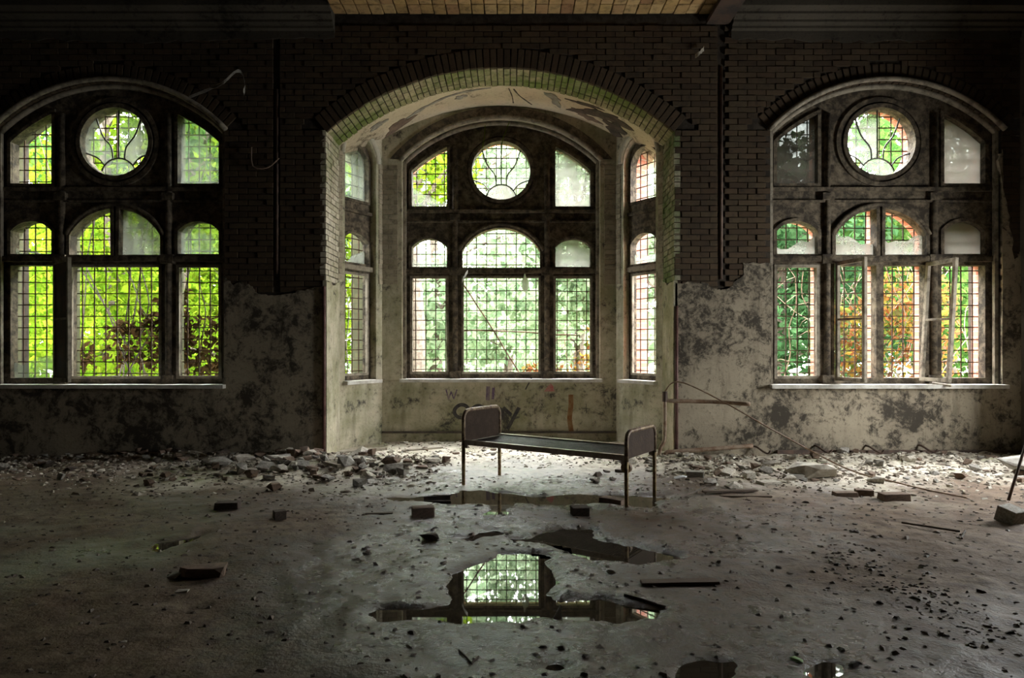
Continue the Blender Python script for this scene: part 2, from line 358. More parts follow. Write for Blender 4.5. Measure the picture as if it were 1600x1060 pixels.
def make_floor():
    ys = np.concatenate([np.arange(ROOM_B, 2.6, .2), np.arange(2.6, 11.2, .026)]); xs = np.arange(ROOM_L - .02, ROOM_R + .05, .03)
    X, Y = np.meshgrid(xs, ys); Z, W = floor_h(X, Y)
    ny, nx = X.shape; me = bpy.data.meshes.new('floor'); nv = nx * ny
    # cells: keep the hall and the bay only
    cx = (X[:-1, :-1] + X[1:, 1:]) / 2; cy = (Y[:-1, :-1] + Y[1:, 1:]) / 2
    keep = (cy < YF + .1) | ((cx > XL - .1) & (cx < XR + .1) & (cy < YB + .08))
    I = (np.arange(ny - 1)[:, None] * nx + np.arange(nx - 1)[None, :])[keep]
    q = np.stack([I, I + 1, I + 1 + nx, I + nx], -1).astype(np.int32)
    me.vertices.add(nv); me.vertices.foreach_set('co', np.stack([X, Y, Z], -1).astype(np.float32).ravel())
    me.loops.add(q.size); me.loops.foreach_set('vertex_index', q.ravel()); me.polygons.add(len(q))
    me.polygons.foreach_set('loop_start', np.arange(0, q.size, 4, dtype=np.int32)); me.polygons.foreach_set('use_smooth', np.ones(len(q), bool))
    me.update(calc_edges=True)
    a = me.attributes.new('wet', 'FLOAT', 'POINT'); a.data.foreach_set('value', W.astype(np.float32).ravel())
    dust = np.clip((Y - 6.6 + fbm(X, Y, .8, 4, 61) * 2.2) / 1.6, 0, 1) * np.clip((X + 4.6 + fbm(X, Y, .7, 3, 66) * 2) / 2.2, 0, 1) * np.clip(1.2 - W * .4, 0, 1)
    a = me.attributes.new('dust', 'FLOAT', 'POINT'); a.data.foreach_set('value', dust.astype(np.float32).ravel())
    t = NT('wet_concrete'); n1 = t.noise(1.1, 7, .68, dist=.3); n2 = t.noise(9, 6, .7); n3 = t.noise(45, 4, .65)
    col = t.mix(t.ramp(n1, [(.36, 0.0), (.64, 1.0)]), (.115, .073, .045), (.205, .148, .102))
    col = t.mix(t.ramp(n2, [(.46, 0.0), (.66, .8)]), col, (.045, .029, .019))
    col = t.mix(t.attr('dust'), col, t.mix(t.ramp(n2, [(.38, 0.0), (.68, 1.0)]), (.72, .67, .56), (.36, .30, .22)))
    col = t.mix(t.math('MULTIPLY', t.ramp(t.noise(1.9, 5, .7), [(.54, 0.0), (.66, .55)]), t.attr('dust')), col, (.27, .30, .12))
    wetf = t.math('MULTIPLY', t.attr('wet'), t.ramp(t.math('ADD', t.math('MULTIPLY', n1, .5), t.math('MULTIPLY', n2, .5)), [(.36, .35), (.56, 1.0)]))
    col = t.mix(t.math('MULTIPLY', wetf, .62), col, (.035, .034, .034))
    rg = t.math('SUBTRACT', .72, t.math('MULTIPLY', wetf, .57))
    t.bump(t.math('ADD', t.math('MULTIPLY', n2, .9), t.math('MULTIPLY', n3, .4)), .6, .025)
    fm = t.done(col, rg, 0, .3); t.set(t.bsdf.inputs['Specular IOR Level'], t.math('ADD', .2, t.math('MULTIPLY', wetf, .6)))
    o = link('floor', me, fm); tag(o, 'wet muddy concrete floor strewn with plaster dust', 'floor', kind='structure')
    return o
make_floor()
tw = NT('puddle_water'); tw.bsdf.inputs['IOR'].default_value = 1.45
M['water'] = tw.done((.045, .035, .024), .015, 0, .65)
for lab, P in PUD:
    # dilated outline; the floor's own hollow shapes the shore
    cx = sum(p[0] for p in P) / len(P); cy = sum(p[1] for p in P) / len(P); n = len(P); Q = []
    area = sum(P[i][0] * P[(i + 1) % n][1] - P[(i + 1) % n][0] * P[i][1] for i in range(n)); sg = 1 if area > 0 else -1
    x0, x1 = min(p[0] for p in P) - .16, max(p[0] for p in P) + .16; y0, y1 = min(p[1] for p in P) - .16, max(p[1] for p in P) + .16
    gx = np.arange(x0, x1 + .06, .06); gy = np.arange(y0, y1 + .06, .06); GX, GY = np.meshgrid(gx, gy); sd = poly_sd(GX, GY, P)
    vid = {}; vs = []; fs = []
    for j in range(len(gy) - 1):
        for i in range(len(gx) - 1):
            if sd[j:j + 2, i:i + 2].min() < .13:
                f = []
                for (a, b) in ((j, i), (j, i + 1), (j + 1, i + 1), (j + 1, i)):
                    if (a, b) not in vid: vid[(a, b)] = len(vs); vs.append((gx[b], gy[a], WATER))
                    f.append(vid[(a, b)])
                fs.append(f)
    me = bpy.data.meshes.new('puddle'); me.from_pydata(vs, [], fs)
    tag(link('puddle', me, M['water']), lab, 'puddle')

# ------------------------------------------------------------------ walls
WIN_H, WSILL, WSPR, WCRN = 1.53, .97, 4.36, 5.0
def win_outline(xc, h=WIN_H, z0=WSILL, sp=WSPR, cr=WCRN, n=24): return arched(xc - h, xc + h, z0, sp, cr, n)
bay_top = segment_top(XL, XR, SPR, CROWN, 36)
outer = [(ROOM_L - .3, 0 - .1), (XL, -.1), (XL, SPR)] + bay_top[::-1][1:-1] + [(XR, SPR), (XR, -.1), (ROOM_R + .3, -.1), (ROOM_R + .3, CEIL + .3), (ROOM_L - .3, CEIL + .3)]
wall = MB().prism([outer, win_outline(WXL), win_outline(WXR)], YF + .035, YF + WT).build('wall_front', M['mortar'])
tag(wall, 'tall brick window wall with three arched openings and plaster below', 'wall', kind='structure')
def ragged(pts, amp, n, seed):
    r = random.Random(seed); out = []
    for i in range(len(pts) - 1):
        a, b = pts[i], pts[i + 1]
        for k in range(n):
            t = k / n; j = 0 if k == 0 else amp
            out.append((a[0] + (b[0] - a[0]) * t + r.uniform(-j, j), a[1] + (b[1] - a[1]) * t + r.uniform(-j, j)))
    out.append(pts[-1]); return out
S = YF / F
def wz(x, y): return ((x - 800) * S, CH - (y - HZ) * S)
lt = ragged([wz(507, 446), wz(480, 452), wz(455, 458), wz(430, 462), wz(402, 459), wz(390, 446), wz(376, 440), wz(364, 446), (WXL + WIN_H, 2.42)], .012, 5, 1)
pl = [(ROOM_L - .01, -.1), (XL, -.1)] + lt + [(WXL + WIN_H, WSILL), (WXL - WIN_H, WSILL)] + ragged([(WXL - WIN_H, 2.6), (ROOM_L - .01, 2.5)], .02, 6, 2)
MB().prism([pl], YF, YF + .045).build('plaster_skin', M['plaster_front'], wall)
rt = ragged([(WXR - WIN_H, wz(0, 411)[1]), wz(1161, 411), wz(1162, 430), wz(1150, 439), wz(1140, 450), wz(1126, 454), wz(1113, 450), wz(1102, 442), wz(1080, 441), (XR, wz(0, 443)[1])], .012, 5, 3)
pr = [(XR, -.1), (ROOM_R + .01, -.1)] + ragged([(ROOM_R + .01, 2.75), wz(1585, 405), wz(1575, 330), wz(1560, 250), (WXR + WIN_H, 4.1)], .03, 6, 4) + [(WXR + WIN_H, WSILL), (WXR - WIN_H, WSILL)] + rt
MB().prism([pr], YF, YF + .045).build('plaster_skin', M['plaster_front'], wall)

# bricks: each a chipped block sharing a few meshes
def brick_mesh(name, seed, mat):
    r = random.Random(seed); bm = bmesh.new(); bmesh.ops.create_cube(bm, size=1.0)
    bmesh.ops.bevel(bm, geom=list(bm.edges), offset=.035, segments=1, affect='EDGES')
    for v in bm.verts: v.co += Vector([r.uniform(-.018, .018) for _ in range(3)])
    me = bpy.data.meshes.new(name); bm.to_mesh(me); bm.free(); me.materials.append(mat); return me
BR = {k: [brick_mesh('brick', i, M[k]) for i in range(4)] for k in ('brick', 'brick_moss', 'brick_arch', 'brick_pale', 'brick_yellow', 'brick_red', 'brick_bay')}
def brick(name, kind, loc, size, parent, rot=None, i=None):
    o = bpy.data.objects.new(name, BR[kind][random.randrange(4) if i is None else i]); C.objects.link(o)
    o.location = loc; o.scale = size
    if rot is not None: o.rotation_euler = rot
    o.parent = parent; return o
RING = .25
def arch_geo(x0, x1, sp, cr):
    h = (x1 - x0) / 2; rise = cr - sp; R = (h * h + rise * rise) / (2 * rise); return (x0 + x1) / 2, cr - R, R, h
OPEN = [(XL, XR, SPR, CROWN, -1), (WXL - WIN_H, WXL + WIN_H, WSPR, WCRN, WSILL), (WXR - WIN_H, WXR + WIN_H, WSPR, WCRN, WSILL)]
def spans(z):
    """solid stretches of one brick course at height z"""
    cuts = []
    for x0, x1, sp, cr, z0 in OPEN:
        if z < z0: continue
        cx, cz, R, h = arch_geo(x0, x1, sp, cr); Ro = R + RING
        if z < sp: cuts.append((x0, x1))
        elif z < cz + Ro:
            w = math.sqrt(max(Ro * Ro - (z - cz) ** 2, 0)); cuts.append((cx - w, cx + w))
    for c in (432, 1128): cuts.append((wz(c - 5, 0)[0], wz(c + 5, 0)[0]))        # the two chases cut for pipes
    cuts.sort(); x = ROOM_L; out = []
    for a, b in cuts:
        if a > x: out.append((x, a))
        x = max(x, b)
    if x < ROOM_R: out.append((x, ROOM_R))
    return out
singles = []; rest = []
CO, BL, JT = .077, .25, .011
k = 0; z = 2.20
while z < 5.72:
    zc = z + CO / 2; off = 0 if k % 2 else BL / 2
    for a, b in spans(zc):
        if zc > SPR and False: continue
        x = math.floor((a - off) / BL) * BL + off
        while x < b:
            u0, u1 = max(x, a), min(x + BL, b) - JT
            if u1 - u0 > .05:
                # hidden wholly behind the plaster skin?
                hid = (u1 < XL and zc < 2.22) or (u0 > XR and zc < 2.22)
                if not hid: singles.append(((u0 + u1) / 2, zc, u1 - u0))
            x += BL
    k += 1; z += CO
def prio(b):
    x, zc, w = b
    d = min(abs(x - XL), abs(x - XR)); inb = (x < XL or x > XR) and zc < 4.45 and (WXL + WIN_H < x < WXR - WIN_H)
    return (0 if inb and w > .12 else 10) + d + abs(zc - 3.2) * .2
singles.sort(key=prio)
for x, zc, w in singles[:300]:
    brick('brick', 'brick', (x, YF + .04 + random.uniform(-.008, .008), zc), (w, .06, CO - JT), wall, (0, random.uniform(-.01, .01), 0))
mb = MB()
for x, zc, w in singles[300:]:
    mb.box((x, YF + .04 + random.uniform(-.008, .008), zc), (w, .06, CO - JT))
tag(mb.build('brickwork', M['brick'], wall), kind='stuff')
# the arches: rings of bricks on edge; the bay's ring runs through the depth of the wall as its mossy soffit
def ring(x0, x1, sp, cr, rows, kinds, depth0, dl):
    cx, cz, R, h = arch_geo(x0, x1, sp, cr); a0 = math.asin(h / R); n = int(2 * a0 * R / .088)
    for i in range(n):
        a = -a0 + 2 * a0 * (i + .5) / n
        for r in range(rows):
            rad = R + RING / 2 - .014 + random.uniform(-.006, .006)
            brick('arch_brick', kinds[min(r, len(kinds) - 1)], (cx + math.sin(a) * rad, depth0 + dl * (r + .5), cz + math.cos(a) * rad), (.076, dl - JT, RING - .004), wall, (0, a, 0))
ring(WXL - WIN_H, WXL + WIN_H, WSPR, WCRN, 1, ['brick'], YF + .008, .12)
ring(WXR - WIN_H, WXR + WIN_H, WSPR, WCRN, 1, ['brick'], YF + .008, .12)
ring(XL, XR, SPR, CROWN, 1, ['brick'], YF + .003, .055)
ring(XL, XR, SPR, CROWN, 3, ['brick_arch'], YF + .055, .208)
# jambs of the bay opening
for side, X, kind in ((-1, XL, 'brick_pale'), (1, XR, 'brick_moss')):
    z = 2.36; k = 0
    while z < SPR - .03:
        cuts = [0, .12, .37, .62, .68] if k % 2 else [0, .25, .50, .68]
        for a, b in zip(cuts[:-1], cuts[1:]):
            brick('jamb_brick', kind, (X + side * .028 + random.uniform(-.006, .006), YF + .004 + (a + b) / 2, z + CO / 2), (.08, b - a - JT, CO - JT), wall)
        z += CO; k += 1
# plastered lower jambs
for side, X in ((-1, XL), (1, XR)):
    pts = [(YF - .0, -.1), (YF + WT, -.1), (YF + WT, 2.42)] + ragged([(YF + WT, 2.42), (YF + .4, 2.33), (YF, 2.36)], .02, 5, 5 + side)[1:]
    m = MB().prism([pts], -.022, .03); m.v = [(X + (v[1] if side > 0 else -v[1]), v[0], v[2]) for v in m.v]
    m.build('plaster_jamb', M['plaster_bay'], wall)

def bay_wall(name, label, a, b, hole, th=.5, ztop=5.6, mat='plaster_bay', omat='brick_out'):
    L = math.hypot(b[0] - a[0], b[1] - a[1]); rz = math.atan2(b[1] - a[1], b[0] - a[0])
    o = MB().prism([[(0, -.1), (L, -.1), (L, ztop), (0, ztop)], hole(L)], 0, .24).build(name, M[mat])
    o.location = (a[0], a[1], 0); o.rotation_euler = (0, 0, rz)
    MB().prism([[(-.1, -.1), (L + .1, -.1), (L + .1, ztop), (-.1, ztop)], hole(L)], .24, th).build('outer_brickwork', M[omat], o)
    tag(o, label, 'wall', kind='structure'); return o, L, rz
SW = .34    # half width of the narrow bay windows
wb, Lb, _ = bay_wall('wall_bay_middle', 'stained plaster middle wall of the bay with graffiti below the window', B_, C_, lambda L: win_outline(WXC - B_[0]))
wl_, Ll, _ = bay_wall('wall_bay_left', 'canted left wall of the bay with a narrow window', A_, B_, lambda L: arched(L / 2 - SW, L / 2 + SW, WSILL, 4.28, 4.62, 14), omat='brick_olive')
wr_, Lr, _ = bay_wall('wall_bay_right', 'canted right wall of the bay with a narrow window', C_, D_, lambda L: arched(L / 2 - SW, L / 2 + SW, WSILL, 4.28, 4.62, 14))
for wall_o, spans_ in ((wb, ((.0, WXC - B_[0] - WIN_H - .06), (WXC - B_[0] + WIN_H + .06, Lb))), (wl_, ((0, Ll / 2 - SW - .05), (Ll / 2 + SW + .05, Ll))), (wr_, ((0, Lr / 2 - SW - .05), (Lr / 2 + SW + .05, Lr)))):
    for a, b in spans_:
        z = 2.44; k = 0
        while z < 4.26:
            cut = a + (b - a) * (.38 if k % 2 else .72) if b - a > .2 else b
            for u0, u1 in ((a, cut), (cut, b)):
                if u1 - u0 > .03: brick('brick', 'brick_bay', ((u0 + u1) / 2, .012 + random.uniform(-.005, .005), z + CO / 2), (u1 - u0 - JT, .05, CO - JT), wall_o)
            z += CO; k += 1
for wall_o, xc_, h_, sp_, cr_, w_ in ((wb, WXC - B_[0], WIN_H + .05, WSPR, WCRN + .05, .13),):
    o1 = segment_top(xc_ - h_ - w_, xc_ + h_ + w_, sp_ + .02, cr_ + w_, 30); i1 = segment_top(xc_ - h_, xc_ + h_, sp_ + .02, cr_, 30)
    MB().prism([o1 + i1[::-1]], -.03, .01).build('arch_band', M['timber'], wall_o)
# barrel vault of the bay
prof = segment_top(XL - .0, XR + .0, SPR, CROWN, 40); prof2 = segment_top(XL - .12, XR + .12, SPR + .02, CROWN + .16, 40)
v = MB().prism([prof + prof2[::-1]], YF + WT - .02, YB + .5).build('ceiling_bay', M['plaster_vault'], smooth=False)
tag(v, 'curved plaster vault of the bay with peeling paint', 'ceiling', kind='structure')
m = MB()    # cracked rib lines on the vault
def vz(x): 
    cx, cz, R, h = arch_geo(XL, XR, SPR, CROWN); return cz + math.sqrt(max(R * R - (x - cx) ** 2, 0))
def crack(pts, w, name, mat):
    m = MB(); P = smooth_path([(p[0], p[1], 0) for p in pts], 6); r = random.Random(len(pts) + int(w * 1000))
    vs = []; 
    for i, p in enumerate(P):
        t = (P[min(i + 1, len(P) - 1)] - P[max(i - 1, 0)]).normalized(); nn = Vector((-t.y, t.x, 0)); ww = w * r.uniform(.5, 1.4)
        for s in (-1, 1):
            q = p + nn * s * ww; vs += [(q.x, q.y, vz(q.x) - .006), (q.x, q.y, vz(q.x) + .02)]
    fs = []
    for i in range(len(P) - 1):
        a = i * 4; b = a + 4; fs += [(a, b, b + 2, a + 2), (a + 1, a + 3, b + 3, b + 1), (a, a + 1, b + 1, b), (a + 2, b + 2, b + 3, a + 3)]
    m.add(vs, fs).build(name, mat, v)
def bare_patch(cx, cy, rx, ry, rot, seed, mat):
    r = random.Random(seed); n = 30; ph = [r.uniform(0, 6.28) for _ in range(5)]; ca, sa = math.cos(rot), math.sin(rot); rings = []
    for f in (0.0, .5, 1.0):
        row = []
        for i in range(n):
            a = 6.2832 * i / n; q = f * (1 + .28 * math.sin(2 * a + ph[0]) + .22 * math.sin(3 * a + ph[1]) + .15 * math.sin(5 * a + ph[2]) + .12 * math.sin(8 * a + ph[3]) + r.uniform(-.08, .08))
            u, w_ = math.cos(a) * q * rx, math.sin(a) * q * ry; X = min(max(cx + u * ca - w_ * sa, XL + .03), XR - .03); Y = min(max(cy + u * sa + w_ * ca, YF + WT + .01), YB - .005); row.append((X, Y, vz(X) - .007))
        rings.append(row)
    vs = [p for row in rings[1:] for p in row] + [(cx, cy, vz(cx) - .007)] + [(p[0], p[1], p[2] + .02) for p in rings[2]]
    fs = [(i, (i + 1) % n, 2 * n) for i in range(n)] + [(i, n + i, n + (i + 1) % n, (i + 1) % n) for i in range(n)] + [(n + i, 2 * n + 1 + i, 2 * n + 1 + (i + 1) % n, n + (i + 1) % n) for i in range(n)]
    MB().add(vs, fs).build('bare_patch', M[mat], v)
for a in ((1.32, 10.02, .34, .16, -.5, 1, 'chunk_dark'), (1.55, 10.28, .22, .16, .8, 2, 'chunk_dark'), (1.12, 10.3, .18, .1, .3, 3, 'chunk_brown'), (.62, 10.02, .2, .09, 1.2, 4, 'chunk_grey'), (1.05, 9.86, .25, .04, -.1, 5, 'chunk_dark'),
          (-1.72, 10.36, .3, .1, -.7, 6, 'chunk_brown'), (-1.3, 10.08, .3, .045, -.45, 7, 'chunk_grey'), (-.72, 9.86, .3, .035, -.2, 8, 'chunk_grey'), (-.75, 10.02, .08, .07, 0, 9, 'chunk_grey'), (-1.95, 9.95, .12, .08, .3, 10, 'chunk_grey')): bare_patch(*a)
crack([(.02, 9.82), (.12, 10.1), (.3, 10.4)], .010, 'crack', M['chunk_dark'])
crack([(-.05, 9.8), (.0, 10.1), (.02, 10.4)], .007, 'crack', M['chunk_dark'])

tag(MB().box(((3.5 + ROOM_R) / 2, YF - .02, .09), (ROOM_R - 3.5, .045, .05)).build('baseboard_right', M['pipe_dark']), 'low dark ledge along the foot of the right wall', 'baseboard', kind='structure')
def shell(name, label, loops, y0, y1, mat, loc=(0, 0, 0), rz=0):
    o = MB().prism(loops, y0, y1).build(name, mat); o.location = loc; o.rotation_euler = (0, 0, rz); tag(o, label, name.split('_')[0], kind='structure'); return o
# right wall: local x runs towards -Y, depth towards +X
w = lambda y: YF - y
shell('wall_right', 'plain right wall of the hall beside the right window', [[(0, -.1), (YF - ROOM_B, -.1), (YF - ROOM_B, CEIL + .3), (0, CEIL + .3)], [(w(FILL_OPENING[1]), FILL_OPENING[2]), (w(FILL_OPENING[0]), FILL_OPENING[2]), (w(FILL_OPENING[0]), FILL_OPENING[3]), (w(FILL_OPENING[1]), FILL_OPENING[3])]], 0, .4, M['wall_dark'], (ROOM_R, YF + .02, 0), math.radians(-90))
shell('wall_left', 'plain left wall of the hall outside the picture', [[(0, -.1), (YF - ROOM_B + .4, -.1), (YF - ROOM_B + .4, CEIL + .3), (0, CEIL + .3)]], 0, .3, M['wall_dark'], (ROOM_L, ROOM_B - .3, 0), math.radians(90))
shell('wall_rear', 'plain rear wall behind the viewer', [[(ROOM_L - .3, -.1), (ROOM_R + .3, -.1), (ROOM_R + .3, CEIL + .3), (ROOM_L - .3, CEIL + .3)]], ROOM_B - .3, ROOM_B, M['wall_dark'])
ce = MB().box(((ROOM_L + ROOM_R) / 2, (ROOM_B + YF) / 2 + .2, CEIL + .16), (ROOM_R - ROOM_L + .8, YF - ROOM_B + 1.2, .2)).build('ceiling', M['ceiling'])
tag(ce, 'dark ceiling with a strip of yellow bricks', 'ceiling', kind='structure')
BX0, BX1 = 2.58, 2.86
x = -2.35; 
while x < BX0 - .02:
    for r in range(4):
        brick('brick', 'brick_yellow', (x + .08, YF - .13 - r * .255, CEIL + .03 + random.uniform(-.006, .006)), (.155, .24, .09), ce)
    x += .166
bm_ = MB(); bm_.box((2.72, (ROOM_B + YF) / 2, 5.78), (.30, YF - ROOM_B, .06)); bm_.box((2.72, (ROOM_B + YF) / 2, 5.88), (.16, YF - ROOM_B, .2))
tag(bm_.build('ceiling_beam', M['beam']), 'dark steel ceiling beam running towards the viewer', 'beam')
def cornice(name, label, x0, x1, seed):
    prof = [(0, 5.62), (.03, 5.62), (.03, 5.66), (.07, 5.68), (.07, 5.71), (.12, 5.74), (.12, 5.77), (.20, 5.81), (.20, 5.84), (.30, 5.87), (.30, 6.06), (0, 6.06)]
    n = len(prof); vs = [(x0, YF - p[0] + .02, p[1]) for p in prof] + [(x1, YF - p[0] + .02, p[1]) for p in prof]
    fs = [(i, (i + 1) % n, (i + 1) % n + n, i + n) for i in range(n)] + [tuple(range(n)), tuple(range(n, 2 * n))]
    o = MB().add(vs, fs).build(name, M['cornice']); tag(o, label, 'cornice', kind='structure')
    e = ragged([(x0, 5.57), ((x0 + x1) / 2, 5.52), (x1, 5.58)], .025, 18, seed)
    MB().prism([[(x0, 5.64)] + e + [(x1, 5.64)]], YF - .006, YF + .04).build('plaster_edge', M['cornice'], o)
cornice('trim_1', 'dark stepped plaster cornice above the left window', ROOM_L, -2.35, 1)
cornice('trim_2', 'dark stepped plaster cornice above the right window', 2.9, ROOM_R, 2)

# ------------------------------------------------------------------ windows
LIGHTS = {
 'low': [(-1.42, -.83), (-.61, .61), (.83, 1.42)], }
def ring_prism(mb, loop, w, y0, y1):
    cx = sum(p[0] for p in loop) / len(loop); cz = sum(p[1] for p in loop) / len(loop)
    mb.prism([offset(loop, w), loop], y0, y1)
def offset(loop, d):
    """push a convex-ish loop outward by d"""
    n = len(loop); out = []
    area = sum(loop[i][0] * loop[(i + 1) % n][1] - loop[(i + 1) % n][0] * loop[i][1] for i in range(n)); s = 1 if area > 0 else -1
    for i in range(n):
        a, b, c = loop[i - 1], loop[i], loop[(i + 1) % n]
        d1 = Vector((b[0] - a[0], b[1] - a[1])); d2 = Vector((c[0] - b[0], c[1] - b[1]))
        if d1.length < 1e-6: d1 = d2
        if d2.length < 1e-6: d2 = d1
        n1 = Vector((d1.y, -d1.x)).normalized() * s; n2 = Vector((d2.y, -d2.x)).normalized() * s; nn = (n1 + n2)
        nn = nn / max(nn.dot(n1), .4) if nn.length > 1e-6 else n1
        out.append((b[0] + nn.x * d, b[1] + nn.y * d))
    return out
def clip_below(loop, zf):
    """keep the part of a loop below a sloping line zf(x), with a jagged broken edge"""
    out = []; n = len(loop); r = random.Random(int(abs(zf(0)) * 9999))
    for i in range(n):
        a, b = loop[i], loop[(i + 1) % n]; fa, fb = a[1] - zf(a[0]), b[1] - zf(b[0])
        if fa <= 0: out.append(a)
        if (fa <= 0) != (fb <= 0):
            t = fa / (fa - fb); p = (a[0] + (b[0] - a[0]) * t, a[1] + (b[1] - a[1]) * t)
            if fa <= 0: out.append(p); start = p
            else:
                q = out[-1] if out else None
                if q and abs(q[0] - p[0]) > .05:
                    for kk in range(1, 6):
                        u = kk / 6; xx = q[0] + (p[0] - q[0]) * u; out.append((xx, q[1] + (p[1] - q[1]) * u - r.uniform(0.0, .09)))
                out.append(p)
    return out
def grille(loop, root, y, sp=.155, r=.0065, lean=0):
    x0 = min(p[0] for p in loop) - .02; x1 = max(p[0] for p in loop) + .02; z0 = min(p[1] for p in loop) - .02; z1 = max(p[1] for p in loop) + .02
    m = MB(); n = max(2, round((x1 - x0) / sp)); k = max(2, round((z1 - z0) / sp)); rr_ = random.Random(int((x0 + z0 + 9) * 1000))
    for i in range(n):
        x = x0 + (x1 - x0) * (i + .5) / n; m.bar((x, y, z0), (x + rr_.uniform(-.006, .006), y, z1), 2 * r)
    for j in range(k):
        z = z0 + (z1 - z0) * (j + .5) / k; m.bar((x0, y - .012, z), (x1, y - .012, z + rr_.uniform(-.008, .008)), 2 * r)
    return m.build('grille', M['iron'], root)
def pane(loop, root, y, mat):
    if len(loop) >= 3: return MB().prism([loop], y, y + .004).build('pane', M[mat], root)
def casement(loop, root, y, w=.045, d=.04, mat='timber_pale'):
    inner = offset(loop, -w); return MB().prism([loop, inner], y, y + d).build('casement', M[mat], root)
def oculus(root, y, cz, r, seed, keep, mats):
    dome_c, dome_r = -.95, .52
    pts = lambda L: smooth_path([(p[0], 0, p[1]) for p in L], 6)
    R = [pts([(-.42, -.645), (-.62, -.42), (-.96, -.28)]), pts([(-.17, -.46), (-.22, -.1), (-.48, .25), (-.66, .75)]), pts([(0, -.43), (0, .3), (0, 1.0)]),
         pts([(.17, -.46), (.22, -.1), (.48, .25), (.66, .75)]), pts([(.42, -.645), (.62, -.42), (.96, -.28)])]
    m = MB()
    for p in R: m.tube([(q.x * r, y, cz + q.z * r) for q in p], .011, 6)
    dome = arc(0, dome_c, dome_r, 15, 165, 14); dome = [p for p in dome if p[0] ** 2 + p[1] ** 2 < 1.0]
    m.tube([(p[0] * r, y, cz + p[1] * r) for p in dome], .011, 6); m.build('lead_came', M['lead'], root)
    ang = lambda q: math.degrees(math.atan2(q.z, q.x))
    def rim(a, b): return [(math.cos(math.radians(a + (b - a) * i / 8)), math.sin(math.radians(a + (b - a) * i / 8))) for i in range(9)]
    polys = []
    for i in range(4):
        a, b = R[i], R[i + 1]; aa, ab = ang(a[-1]), ang(b[-1])
        if i == 0 and aa < 0: aa += 360
        polys.append([(q.x, q.z) for q in a] + rim(aa, ab)[1:-1] + [(q.x, q.z) for q in reversed(b)])
    d = [p for p in dome]; a1 = math.degrees(math.atan2(d[-1][1], d[-1][0])); a0 = math.degrees(math.atan2(d[0][1], d[0][0]))
    polys.append(d + rim(a1 % 360, a0 % 360)[1:-1])
    for i, P in enumerate(polys):
        if i in keep: pane([(p[0] * r, cz + p[1] * r) for p in P], root, y - .002, mats[i % len(mats)])
def top_side(sg):
    R_ = 2.02; cz = WCRN - (WIN_H ** 2 + (WCRN - WSPR) ** 2) / (2 * (WCRN - WSPR)); cz = 2.78
    top = [(.85 + (1.40 - .85) * i / 8, cz + math.sqrt(R_ ** 2 - (.85 + (1.40 - .85) * i / 8) ** 2)) for i in range(9)]
    L = [(.85, 3.68)] + top + [(1.40, 3.68)]
    return [(sg * p[0], p[1]) for p in L]
